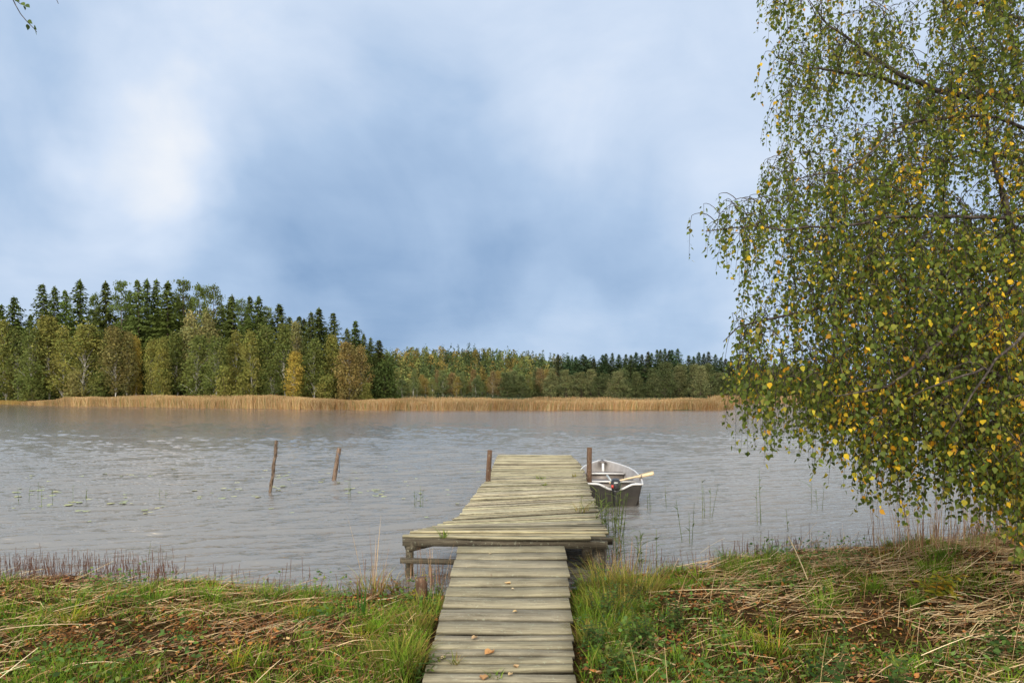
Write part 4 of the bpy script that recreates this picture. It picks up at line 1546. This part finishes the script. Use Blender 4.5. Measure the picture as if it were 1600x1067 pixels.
# dry reed thicket under the jetty corner and on the right shore
thick = [(-0.95, 8.35, 0.32, 0.62, 70, 'dry brown reed stalks crowded under the left corner of the jetty'),
         (-1.62, 7.95, 0.16, 1.0, 14, 'tall pale dry reed stalks left of the left jetty post'),
         (1.35, 8.5, 0.35, 0.55, 60, 'dark dead reed stalks at the right front corner of the jetty'),
         (5.3, 8.6, 0.7, 1.25, 110, 'tall thin dry reed stalks under the tip of the hanging birch'),
         (7.2, 9.5, 0.9, 0.75, 150, 'brown broken reed stalks at the far right of the bank')]
for (x, y, rad, h, n, lab) in thick:
    z = max(float(ground_z(x, y)), -0.05)
    g = MB()
    blades(g, 0, 0, -0.03, n, rad, h * 0.4, h, [(0.30, 0.17, 0.09), (0.22, 0.12, 0.07), (0.40, 0.27, 0.15)], (0.006, 0.010), 0.25, 0.12)
    o = g.build('dry_reeds', M['straw'])
    o.location = (x, y, z)
    tag(o, lab, 'dry reeds')


# green reeds standing in the water: every clump a plant
def reed_plant(x, y, stems, h, rad, lab, green=True, group=None, leafn=5):
    g = MB()
    cols = [(0.10, 0.14, 0.04), (0.14, 0.17, 0.05), (0.08, 0.11, 0.035)] if green else [(0.12, 0.10, 0.06), (0.2, 0.15, 0.08)]
    for s in range(stems):
        bx, by = rng.normal(0, rad, 2)
        hh = h * rng.uniform(0.6, 1.05)
        lx, ly = rng.normal(0, 0.10, 2) * hh
        c0 = pick(1, cols)[0]
        t = np.linspace(0, 1, 5)
        pts = np.stack([bx + lx * t, by + ly * t, -0.3 + (hh + 0.3) * t], -1)
        g.tube(pts, 0.006 * (1 - 0.6 * t), 4, col=c0)
        nl = rng.integers(max(1, leafn - 2), leafn + 2)
        tb = rng.uniform(0.4, 0.98, nl)
        bs = np.stack([bx + lx * tb, by + ly * tb, -0.3 + (hh + 0.3) * tb], -1)
        a = rng.uniform(0, 6.28, nl)
        ll = rng.uniform(0.16, 0.36, nl) * min(1, hh / 0.6)
        out = np.stack([np.cos(a), np.sin(a), 0.9 + 0 * a], -1) * ll[:, None] * 0.75
        g.strips(bs, out, np.stack([-np.sin(a), np.cos(a), 0 * a], -1), rng.uniform(0.010, 0.018, nl), np.stack([np.cos(a) * ll * .4, np.sin(a) * ll * .4, -ll * rng.uniform(0.2, 0.9, nl)], -1), 4, pick(nl, cols), taper=0.05, belly=0.5)
    o = g.build('reed_plant', M['grass'])
    o.location = (x, y, 0)
    tag(o, lab, 'reed', group)


def at(px, py):
    Y_ = EYE * F / (py - HOR)
    return (px - 800) / F * Y_, Y_


for (px, py, st_n, h, rad, lab) in [
        (938, 838, 16, 0.75, 0.16, 'dense green reed clump between the jetty and the stern of the boat'),
        (958, 832, 9, 0.85, 0.14, 'green reeds leaning in front of the boat transom'),
        (962, 872, 8, 0.75, 0.14, 'pale green reeds at the right front corner of the jetty'),
        (1005, 882, 6, 0.55, 0.14, 'young green reeds in the shallows right of the jetty'),
        (1015, 797, 3, 0.5, 0.04, 'short dark reed beside the boat, nearest to its right side'),
        (1040, 792, 1, 0.5, 0.02, 'single thin reed standing right of the boat'),
        (1105, 808, 4, 0.72, 0.06, 'leafy green reed in open water midway between boat and birch'),
        (1185, 818, 3, 0.95, 0.03, 'tall straight reed in open water left of the hanging birch tip'),
        (1230, 826, 1, 0.4, 0.02, 'lone short reed stem in open water below the hanging birch'),
        (1080, 850, 3, 0.7, 0.06, 'bent pale reed near the right shore'),
        (1295, 795, 3, 0.6, 0.12, 'bent sparse reeds under the hanging birch tip'),
        (40, 785, 3, 0.45, 0.15, 'sparse reeds in the lake at the left frame edge'),
        (80, 790, 2, 0.42, 0.12, 'bent over thin reeds among the left lily leaves'),
        (113, 784, 1, 0.5, 0.02, 'single reed with a bent tip among the left lily leaves'),
        (150, 782, 2, 0.4, 0.1, 'faint pair of reed stems right of the bent reed'),
        (646, 792, 2, 0.4, 0.03, 'short green reed in open water left of the jetty'),
        (660, 790, 2, 0.42, 0.04, 'thin bent reed in open water just left of the jetty'),
        (255, 780, 2, 0.3, 0.08, 'tiny reed tips left of the crooked stake'),
        (545, 775, 2, 0.45, 0.05, 'thin bent reed right of the shorter stake'),
        (228, 868, 1, 0.18, 0.03, 'small green shoot in the water near the left bank')]:
    xx_, yy_ = at(px, py)
    reed_plant(xx_, yy_, st_n, h, rad, lab, leafn=6 if st_n > 5 else 3)

# lily leaves floating around the stakes
pads = []
for _ in range(4000):
    px, py = random.uniform(20, 760), random.uniform(722, 825)
    w = math.exp(-((py - (765 + 10 * math.sin(px / 90))) / 24) ** 2) * (1 if px < 600 else 0.45)
    if random.random() < w * 0.55 * (vnoise(px / 40, py / 14, 7) > 0.48):
        pads.append(at(px, py))
    if len(pads) >= 150:
        break
pm = []
for k in range(4):
    g = MB()
    n = 11
    a = np.linspace(0.25, 6.03, n)
    rr = 0.115 * (1 + 0.06 * np.sin(a * 3 + k))
    v = np.vstack([[(0, 0, 0.012)], np.stack([rr * np.cos(a) * 1.2, rr * np.sin(a), 0.012 + 0.006 * np.sin(a * 2 + k)], -1)])
    g.add(v, tris=[(0, i, i + 1) for i in range(1, n)], col=[(0.36, 0.37, 0.13), (0.31, 0.34, 0.12), (0.40, 0.38, 0.16), (0.28, 0.31, 0.11)][k])
    pm.append(mesh_from(g, 'lily_leaf', M['pad']))
for i, (x, y) in enumerate(pads):
    o = bpy.data.objects.new('lily_leaf', pm[i % 4])
    o.location = (x, y, 0.006)
    o.rotation_euler = (random.uniform(-.02, .02), random.uniform(-.02, .02), random.uniform(0, 6.28))
    s = random.uniform(0.25, 0.65)
    o.scale = (s, s, s)
    COL.objects.link(o)
    tag(o, 'pale yellow green lily leaf floating on the lake left of the jetty', 'lily leaf', 'floating lily leaves')


# leafy plants on the bank
def leafy_plant(name, x, y, h, stems, ln, cols, lab, cat, spread=0.10, per=9):
    r = empty(name, (x, y, float(ground_z(x, y)) - 0.01))
    tag(r, lab, cat)
    sm, lm = MB(), MB()
    for s in range(stems):
        lx, ly = rng.normal(0, spread, 2)
        bx, by = rng.normal(0, spread * 0.5, 2)
        hh = h * rng.uniform(0.6, 1.0)
        t = np.linspace(0, 1, 5)
        sm.tube(np.stack([bx + lx * t ** 1.5, by + ly * t ** 1.5, hh * t], -1), 0.004 * (1 - .6 * t), 4, col=(0.10, 0.09, 0.04))
        tb = np.repeat(np.linspace(0.2, 1, per), 2)
        nl = len(tb)
        a = np.arange(nl) * math.pi + np.repeat(np.arange(per) * 1.57, 2) + rng.normal(0, 0.25, nl)
        bs = np.stack([bx + lx * tb ** 1.5, by + ly * tb ** 1.5, hh * tb], -1)
        d_ = np.stack([np.cos(a), np.sin(a), rng.uniform(-0.5, 0.35, nl)], -1)
        lm.leaves(bs, d_, np.tile([0, 0, 1.0], (nl, 1)) + unit(nl) * .3, ln * rng.uniform(0.7, 1.1, nl) * (1.1 - 0.5 * tb), ln * 0.5 * rng.uniform(0.8, 1.1, nl) * (1.1 - 0.5 * tb), pick(nl, cols), fold=0.25)
    sm.build('stem', M['straw'], r)
    lm.build('foliage', M['leaf'], r)


NET = [(0.06, 0.115, 0.03), (0.095, 0.16, 0.036), (0.045, 0.085, 0.024), (0.13, 0.16, 0.036)]
for (px, Yp, h, st_n, ln, cols, lab, nm, cat) in [
        (1300, 4.4, 0.62, 3, 0.085, NET, 'tall dark nettle standing at the bottom of the picture right of centre', 'nettle', 'plant'),
        (1285, 4.9, 0.42, 4, 0.08, NET, 'shorter leafy nettle behind the tall dark nettle', 'nettle', 'plant'),
        (1400, 4.35, 0.40, 4, 0.085, NET, 'dark bushy nettle at the picture bottom right of the tall nettle', 'nettle', 'plant'),
        (1180, 4.6, 0.26, 6, 0.075, NET, 'low spreading green nettle patch at the bottom left of the tall nettle', 'nettle', 'plant'),
        (1000, 5.6, 0.36, 14, 0.065, NET, 'feathery dark green herb right of the boardwalk', 'herb', 'plant'),
        (945, 6.4, 0.40, 14, 0.06, NET, 'feathery green herb close beside the boardwalk', 'herb', 'plant'),
        (960, 4.9, 0.24, 7, 0.07, NET, 'low leafy herb at the bottom right corner of the boardwalk', 'herb', 'plant'),
        (928, 5.5, 0.30, 14, 0.06, NET, 'bushy dark herb spilling over the right edge of the boardwalk halfway down', 'herb', 'plant'),
        (1055, 6.2, 0.34, 14, 0.06, NET, 'bushy green herb on the right bank between boardwalk and straw', 'herb', 'plant'),
        (985, 6.9, 0.34, 12, 0.05, NET, 'fine leaved herb behind the olive tufts right of the boardwalk', 'herb', 'plant'),
        (120, 5.6, 0.22, 12, 0.05, [(0.26, 0.10, 0.03), (0.18, 0.08, 0.03), (0.32, 0.16, 0.05)], 'low rusty red withered weed on the far left of the bank', 'herb', 'plant'),
        (300, 6.1, 0.20, 12, 0.05, [(0.26, 0.10, 0.03), (0.18, 0.08, 0.03), (0.32, 0.16, 0.05)], 'low rusty red withered weed in the middle of the left bank', 'herb', 'plant'),
        (650, 5.2, 0.20, 6, 0.06, NET, 'low leafy herb at the bottom left corner of the boardwalk', 'herb', 'plant'),
        (1470, 6.6, 0.28, 8, 0.11, [(0.27, 0.27, 0.035), (0.36, 0.30, 0.03), (0.18, 0.22, 0.03), (0.42, 0.25, 0.03)], 'yellowing leafy plant on the right bank under the birch', 'yellow_plant', 'plant'),
        (1565, 5.1, 0.55, 5, 0.08, NET, 'dark bramble bush at the right frame edge', 'bramble', 'bush'),
        (661, 7.5, 0.36, 3, 0.05, [(0.40, 0.32, 0.02), (0.30, 0.27, 0.03)], 'small yellow flowering goldenrod beside the rotten post stub', 'goldenrod', 'plant'),
        (620, 7.7, 0.30, 5, 0.06, [(0.26, 0.12, 0.03), (0.20, 0.19, 0.04), (0.30, 0.16, 0.05)], 'rusty orange dying herb left of the jetty post', 'herb', 'plant')]:
    leafy_plant(nm, (px - 800) / F * Yp, Yp, h, st_n, ln, cols, lab, cat)
# sword leaves
g = MB()
blades(g, 0, 0, -0.01, 9, 0.04, 0.28, 0.40, [(0.05, 0.13, 0.02), (0.08, 0.17, 0.03)], (0.016, 0.022), 0.12, 0.02)
o = g.build('sword_leaf_plant', M['grass'])
o.location = ((565 - 800) / F * 6.6, 6.6, float(ground_z(-1.45, 6.6)))
tag(o, 'upright sword leaved green plant alone on the left bank', 'plant')

# single long straws lying across the bank
for (p0, p1, Ya, Yb, za, lab) in [((380, 952), (505, 933), 6.9, 7.3, .05, 'long pale straw lying across the grass of the left bank'),
                                  ((1232, 838), (1262, 905), 8.4, 7.4, .25, 'long pale straw leaning upright at the right shore'),
                                  ((1010, 925), (1210, 925), 7.3, 7.3, .06, 'long thin straw lying level on the right bank'),
                                  ((940, 1012), (1055, 1062), 5.7, 5.1, .06, 'thick brown straw lying obliquely right of the boardwalk')]:
    a, b_ = P(*p0, Ya), P(*p1, Yb)
    a[2] = max(a[2], float(ground_z(a[0], a[1])) + 0.02)
    b_[2] = max(b_[2], float(ground_z(b_[0], b_[1])) + 0.02)
    g = MB()
    t = np.linspace(0, 1, 6)[:, None]
    g.tube(a + (b_ - a) * t + np.array([0, 0, 0.02]) * np.sin(t * 3.14), 0.006, 5, col=(0.52, 0.40, 0.22))
    o = g.build('straw', M['straw'])
    tag(o, lab, 'straw')

# fallen leaves on the planks
fl = [(766, 866, 'pale fallen leaf on the topmost planks of the boardwalk', (0.55, 0.45, 0.28), 0.03),
      (794, 912, 'pale tan leaf lying in the middle of the boardwalk, the larger of a pair', (0.62, 0.44, 0.22), 0.06),
      (801, 921, 'small pale leaf just below the tan leaf of the pair', (0.6, 0.48, 0.3), 0.03),
      (805, 956, 'small tan leaf on a boardwalk plank halfway down', (0.50, 0.36, 0.18), 0.045),
      (741, 997, 'curled tan leaf left of the boardwalk middle', (0.42, 0.29, 0.16), 0.055),
      (764, 1020, 'large orange brown curled leaf on the boardwalk', (0.48, 0.25, 0.10), 0.085),
      (807, 1042, 'tan leaf low on the boardwalk right of the orange leaf', (0.50, 0.33, 0.17), 0.05),
      (757, 1060, 'large brown leaf at the bottom of the picture on the boardwalk', (0.42, 0.24, 0.11), 0.075),
      (797, 1054, 'thin tan leaf beside the bottom brown leaf', (0.48, 0.34, 0.18), 0.04),
      (692, 1029, 'pale curled leaf at the left edge of the boardwalk', (0.50, 0.37, 0.22), 0.05)]
for (px, py, lab, cc, sz) in fl:
    yy = row_to_y(py)
    g = MB()
    g.leaves(np.array([[-sz / 2, 0, 0], [-sz / 2, 0.0, 0.004]]), np.array([[1.0, 0.1, 0.05], [1.0, 0.55, 0.1]]), np.array([[0, 0.15, 1.0], [0, -0.2, 1.0]]), np.array([sz * 1.25, sz]), np.array([sz * 0.95, sz * 0.6]), np.array([cc, cc]), fold=0.45)
    o = g.build('fallen_leaf', M['straw'])
    o.location = ((px - 800) / F * yy, yy, float(ramp_z(yy)) + 0.006)
    o.rotation_euler = (0.066, 0, random.uniform(0, 6.28))
    tag(o, lab, 'leaf')
# weeds growing through the deck
for (px, py, n, h, lab) in [(845, 748, 40, 0.14, 'green weed tuft growing through the planks near the jetty end'), (851, 758, 26, 0.10, 'small green weed tuft on the jetty just nearer than the larger tuft'),
                            (909, 800, 40, 0.26, 'yellow green weed on the right edge of the jetty'), (898, 745, 30, 0.16, 'yellowish weed at the foot of the right mooring post'),
                            (693, 848, 24, 0.24, 'fresh green weed sprouting at the front left of the jetty'), (712, 1035, 30, 0.10, 'brownish grass tuft between planks at the left of the boardwalk'), (776, 1058, 20, 0.07, 'little green grass tuft between the bottom planks of the boardwalk')]:
    ramp_ = py > 852
    yy = row_to_y(py) if ramp_ else max((EYE - HD) * F / (py - HOR), 8.5)
    g = MB()
    blades(g, 0, 0, 0, n, 0.05 if n < 40 else 0.10, h * 0.4, h, OLIVE if 'yellow' in lab or 'brown' in lab else GREEN, (0.005, 0.010), 0.7, 0.8)
    o = g.build('deck_weed', M['grass'])
    o.location = ((px - 800) / F * yy, yy, (float(ramp_z(yy)) if ramp_ else HD) + 0.0)
    tag(o, lab, 'weed')


# ------------------------------------------------------------------ foreground birch
def in_poly(px, py, poly):
    poly = np.asarray(poly, float)
    inside = np.zeros(len(px), bool)
    j = len(poly) - 1
    for i in range(len(poly)):
        xi, yi = poly[i]
        xj, yj = poly[j]
        c_ = ((yi > py) != (yj > py)) & (px < (xj - xi) * (py - yi) / (yj - yi + 1e-9) + xi)
        inside ^= c_
        j = i
    return inside


def smooth_path(pts, n=14):
    pts = np.asarray(pts, float)
    dd = np.concatenate([[0], np.cumsum(np.linalg.norm(np.diff(pts, axis=0), axis=1))])
    t = np.linspace(0, dd[-1], n)
    out = np.stack([np.interp(t, dd, pts[:, k]) for k in range(3)], -1)
    out[1:-1] = 0.25 * out[:-2] + 0.5 * out[1:-1] + 0.25 * out[2:]
    return out


birch = empty('birch_tree', (6.15, 7.2, 0.3))
tag(birch, 'large weeping birch with yellowing leaves hanging over the water at the right', 'tree')
binv = Matrix.Translation((-6.15, -7.2, -0.3))


def own(o, root, inv):
    o.parent = root
    o.matrix_parent_inverse = inv
    return o


tb = MB()
tz = np.linspace(0.1, 9.5, 16)
TR = np.stack([6.15 + 0.10 * np.sin(tz * 0.7), 7.2 + 0.12 * np.cos(tz * 0.6), tz], -1)
tb.tube(TR, np.interp(tz, [0.1, 0.8, 9.5], [0.24, 0.17, 0.05]), 14, wob=0.03)
own(tb.build('trunk', M['birch_bark'], smooth=True), birch, binv)
limbs = [
    ([(1640, 190, 6.25), (1600, 157, 6.1), (1530, 155, 5.9), (1450, 148, 5.8), (1405, 132, 5.7), (1370, 108, 5.7), (1310, 58, 5.7), (1262, 12, 5.7)], 0.050),
    ([(1420, 138, 5.75), (1370, 118, 5.5), (1290, 106, 5.4), (1215, 88, 5.4)], 0.022),
    ([(1650, 330, 6.2), (1600, 342, 5.9), (1500, 338, 5.6), (1400, 336, 5.3), (1300, 352, 5.2), (1220, 348, 5.2), (1150, 338, 5.2), (1105, 345, 5.2)], 0.022),
    ([(1660, 480, 6.2), (1605, 455, 6.0), (1590, 440, 5.9), (1540, 462, 5.5), (1500, 478, 5.2), (1430, 540, 4.9), (1345, 600, 4.7), (1250, 610, 4.7)], 0.038),
    ([(1605, 455, 6.0), (1592, 400, 6.0), (1560, 300, 6.1), (1530, 200, 6.3), (1500, 100, 6.4), (1480, 10, 6.4)], 0.036),
    ([(1592, 425, 5.9), (1500, 415, 5.8), (1440, 440, 5.6), (1360, 472, 5.4), (1280, 488, 5.2), (1185, 512, 5.1), (1150, 535, 5.1)], 0.030),
    ([(1640, 90, 6.3), (1580, 98, 6.2), (1520, 122, 6.1), (1455, 158, 6.0), (1420, 185, 5.9)], 0.020),
    ([(1640, 215, 6.3), (1560, 182, 5.6), (1440, 178, 5.2), (1390, 205, 5.0), (1340, 240, 5.0), (1270, 260, 5.0)], 0.020),
    ([(1680, 640, 6.0), (1600, 600, 5.2), (1530, 580, 4.7), (1450, 610, 4.3), (1380, 650, 4.2)], 0.024),
    ([(1690, 560, 5.6), (1600, 520, 4.6), (1560, 560, 4.2), (1500, 650, 3.9), (1470, 700, 3.9)], 0.020),
    ([(1700, 700, 5.5), (1620, 640, 4.4), (1590, 680, 4.0), (1570, 740, 3.9)], 0.018),
    ([(1640, 40, 6.4), (1560, 10, 6.0), (1450, -30, 5.8), (1330, -40, 5.8), (1230, -20, 5.8)], 0.026),
    ([(1640, 260, 6.2), (1520, 240, 6.8), (1430, 270, 7.2), (1340, 300, 7.3)], 0.022),
    ([(1680, 420, 6.3), (1580, 520, 6.9), (1480, 560, 7.2), (1400, 600, 7.2)], 0.022),
    ([(1760, 300, 6.3), (1850, 240, 6.2), (1950, 250, 6.2)], 0.03),
    ([(1760, 480, 6.3), (1840, 460, 6.0), (1930, 500, 5.8)], 0.03)]
nodes = [TR[4:]]
for pts, r0 in limbs:
    w = np.array([P(a, b_, 1.15 * c_ * (1 + 0.18 * float(sstep(330, 60, b_)))) for a, b_, c_ in pts])
    if pts[0][0] > 1630:        # rooted in the trunk
        z_ = w[0][2] - 0.25
        foot = np.array([np.interp(z_, tz, TR[:, 0]), np.interp(z_, tz, TR[:, 1]), z_])
        w = np.vstack([foot, w])
    path = smooth_path(w, 22)
    lb = MB()
    wv = np.cumsum(rng.normal(size=path.shape) * 0.022, axis=0)
    path[1:] += (wv - wv[:1])[1:] * np.linspace(0, 1, len(path) - 1)[:, None]
    lb.tube(path, r0 * np.linspace(1, 0.0, len(path)) ** 0.8 + 0.0035, 8, wob=0.06)
    own(lb.build('limb', M['limb_bark'], smooth=True), birch, binv)
    nodes.append(path)
nodes = np.vstack(nodes)

outer = [(1190, -60), (1195, 30), (1225, 75), (1185, 92), (1175, 130), (1190, 190), (1215, 240), (1195, 262), (1185, 300), (1205, 330), (1135, 322), (1085, 338), (1078, 365), (1140, 395), (1165, 420), (1160, 470), (1165, 520),
         (1150, 560), (1150, 600), (1170, 640), (1230, 620), (1280, 650), (1310, 650), (1330, 690), (1380, 730), (1420, 720), (1480, 720), (1520, 740), (1560, 750), (1600, 780), (1680, 790), (1950, 700), (2000, 300), (1950, -250), (1250, -250)]
N = 9000
px = rng.uniform(1060, 2000, N * 4)
py = rng.uniform(-250, 800, N * 4)
ok = in_poly(px, py, outer)
gapn = fbm(px / 85, py / 75, 201, 3)
# thin towards the upper left, dense below; holes follow the noise
dens = 0.30 + 0.5 * sstep(1225, 1175, px) * sstep(300, 340, py) + 0.42 * sstep(260, 480, py) * sstep(1180, 1320, px) + 0.22 * sstep(1230, 1450, px)
dens = dens * (0.22 + 0.78 * sstep(0.36, 0.52, gapn + 0.07 * sstep(300, 500, py)))
dens = np.where(px > 1640, 0.12, dens)
dens = np.where(py < -20, dens * 0.4, dens)
ok &= rng.random(N * 4) < dens * np.where(py > 420, 0.66, 0.98)
px, py = px[ok], py[ok]
# twigs also hang straight off the outer halves of the limbs
for pts, _ in limbs:
    for k_ in range(26):
        t_ = random.uniform(0.3, 1.0) * (len(pts) - 1)
        i_ = min(int(t_), len(pts) - 2)
        u_, v_ = np.array(pts[i_][:2]), np.array(pts[i_ + 1][:2])
        q_ = u_ + (v_ - u_) * (t_ - i_)
        if q_[0] < 1640:
            px, py = np.append(px, q_[0] + random.uniform(-22, 10)), np.append(py, q_[1] + random.uniform(-22, 16))
n = len(px)
ymin = np.interp(py, [-250, 100, 300, 450, 600, 800], [6.8, 6.6, 6.0, 5.5, 5.2, 5.0])
ymax = np.interp(py, [-250, 100, 300, 500, 700, 800], [9.6, 9.4, 8.8, 8.0, 7.2, 6.6])
yy = ymin + (ymax - ymin) * rng.random(n)
tips = np.stack([(px - 800) / F * yy, yy, EYE - (py - HOR) / F * yy], -1)
tips[:, 2] += 0.12
# join each hanging twig to the nearest wood, nearest first
dist = np.min(np.linalg.norm(tips[:, None] - nodes[None], axis=2), axis=1)
order = np.argsort(dist)
pool = np.vstack([nodes, np.zeros((n, 3))])
cnt = len(nodes)
tw = MB()
segs = []
for i in order:
    p = tips[i]
    dv = pool[:cnt] - p
    dd = np.linalg.norm(dv, axis=1) + np.where(dv[:, 2] < -0.15, 0.35, 0) + np.where(dv[:, 0] < -0.05, 0.25, 0)
    j = int(np.argmin(dd))
    a = pool[j]
    l_ = np.linalg.norm(p - a)
    t_ = np.linspace(0, 1, 7)[:, None]
    arc = a + (p - a) * t_ + np.array([0, 0, 0.16 * min(l_, 0.5)]) * (t_ * (1 - t_) * 4) + np.cumsum(rng.normal(size=(7, 3)) * 0.012 * l_, axis=0) * (1 - t_) * t_ * 4
    segs.append(arc)
    pool[cnt] = p
    cnt += 1
for arc in segs:
    l_ = np.linalg.norm(arc[-1] - arc[0])
    r_ = 0.0028 + 0.004 * min(1, l_)
    tw.tube(arc, np.linspace(r_ + 0.001, 0.0026, 7), 3, cap=False)
# hanging twigs and their leaves
LB, LD, LN, LL, LC = [], [], [], [], []
LG = np.array([(0.098, 0.132, 0.022), (0.130, 0.165, 0.026), (0.068, 0.098, 0.020), (0.185, 0.19, 0.03), (0.24, 0.21, 0.04)])
LY = np.array([(0.56, 0.35, 0.02), (0.60, 0.42, 0.03), (0.48, 0.24, 0.018), (0.40, 0.34, 0.03)])
for i in range(n):
    p = tips[i]
    ln = rng.uniform(0.22, 0.62) * (1.15 if py[i] > 420 else 0.85)
    a = rng.uniform(0, 6.28)
    o1 = np.array([math.cos(a), math.sin(a), 0]) * rng.uniform(0.05, 0.22)
    t = np.linspace(0, 1, 5)[:, None]
    path = p + o1 * ln * np.sqrt(t) * 1.6 + np.array([0, 0, -1.0]) * ln * t ** 1.25
    tw.tube(path, np.linspace(0.0026, 0.0012, 5), 3, cap=False)
    m_ = int(ln / 0.030)
    s = np.linspace(0.06, 1.0, m_) + rng.uniform(-0.03, 0.03, m_)
    s = np.clip(s, 0, 1)
    b_ = p + o1 * ln * np.sqrt(s)[:, None] * 1.6 + np.array([0, 0, -1.0]) * ln * (s ** 1.25)[:, None]
    aa = rng.uniform(0, 6.28, m_)
    oo = np.stack([np.cos(aa), np.sin(aa), 0 * aa], -1)
    b_ = b_ + oo * rng.uniform(0.006, 0.028, m_)[:, None] + np.array([0, 0, -0.008])
    LB.append(b_)
    LD.append(oo * rng.uniform(0.1, 1.1, m_)[:, None] + np.array([0, 0, -1.0]) * rng.uniform(0.4, 1.1, (m_, 1)))
    LN.append(oo + unit(m_) * 0.7)
    LL.append(rng.uniform(0.024, 0.058, m_))
    yprob = 0.04 + 0.38 * sstep(0.58, 0.74, float(fbm(px[i] / 60 + 40, py[i] / 60, 301, 3))) + 0.05 * (py[i] > 350)
    isy = rng.random(m_) < yprob
    c_ = np.where(isy[:, None], LY[rng.integers(0, 4, m_)], LG[rng.choice(5, m_, p=[.28, .28, .2, .16, .08])])
    LC.append(c_ * rng.uniform(0.8, 1.2, (m_, 1)))
own(tw.build('twigs', M['limb_bark']), birch, binv)
LB, LD, LN, LL, LC = np.vstack(LB), np.vstack(LD), np.vstack(LN), np.concatenate(LL), np.vstack(LC)
cr = MB()
cr.leaves(LB, LD, LN, LL, LL * rng.uniform(0.45, 0.95, len(LL)), LC, wide=0.32, fold=0.22)
own(cr.build('crown', M['leaf']), birch, binv)
print('birch leaves', len(LB), 'twigs', n)

# a second birch left of the frame: one twig reaches into the picture
b2 = empty('birch_tree', (-6.6, 4.4, 0.3))
tag(b2, 'birch standing outside the picture whose twig hangs into the top left corner', 'tree')
inv2 = Matrix.Translation((6.6, -4.4, -0.3))
tb = MB()
tz2 = np.linspace(0.1, 8.5, 12)
tb.tube(np.stack([-6.6 + 0.08 * np.sin(tz2), 4.4 + 0.08 * np.cos(tz2), tz2], -1), np.linspace(0.16, 0.05, 12), 10, wob=0.03)
own(tb.build('trunk', M['birch_bark'], smooth=True), b2, inv2)
tb = MB()
tip0 = P(10, -60, 5.0)
tb.tube(smooth_path([(-6.6, 4.4, 5.4), (-5.6, 4.7, 6.0), (-4.6, 5.0, 5.9), tip0], 12), np.linspace(0.03, 0.006, 12), 6)
own(tb.build('limb', M['limb_bark'], smooth=True), b2, inv2)
tb, cr = MB(), MB()
twl = [[(10, -60), (18, -5), (24, 8), (32, 22), (42, 34), (52, 44), (57, 50)], [(10, -60), (20, -6), (26, 2), (32, 7)], [(10, -60), (60, -30), (87, -3), (91, 6)]]
for w in twl:
    tb.tube(np.array([P(a, b_, 5.0) for a, b_ in w]), np.linspace(0.0045, 0.0022, len(w)), 5, cap=False)
lv = [(34, 4, 38, 9), (40, 7, 46, 12), (37, 9, 39, 16), (43, 32, 50, 37), (43, 38, 43, 47), (53, 41, 57, 46), (56, 46, 57, 55), (24, -2, 30, 3)]
BS = np.array([P(a, b_, 5.0) for a, b_, _, _ in lv])
ES = np.array([P(c_, d_, 5.0 + rng.normal(0, .01)) for _, _, c_, d_ in lv])
cr.leaves(BS, ES - BS, unit(len(lv)) + [0, -1.0, 0.3], np.linalg.norm(ES - BS, axis=1) * 1.1, 0.032, pick(len(lv), [(0.05, 0.075, 0.02), (0.09, 0.13, 0.025)]), fold=0.2)
own(tb.build('twigs', M['limb_bark']), b2, inv2)
own(cr.build('crown', M['leaf']), b2, inv2)
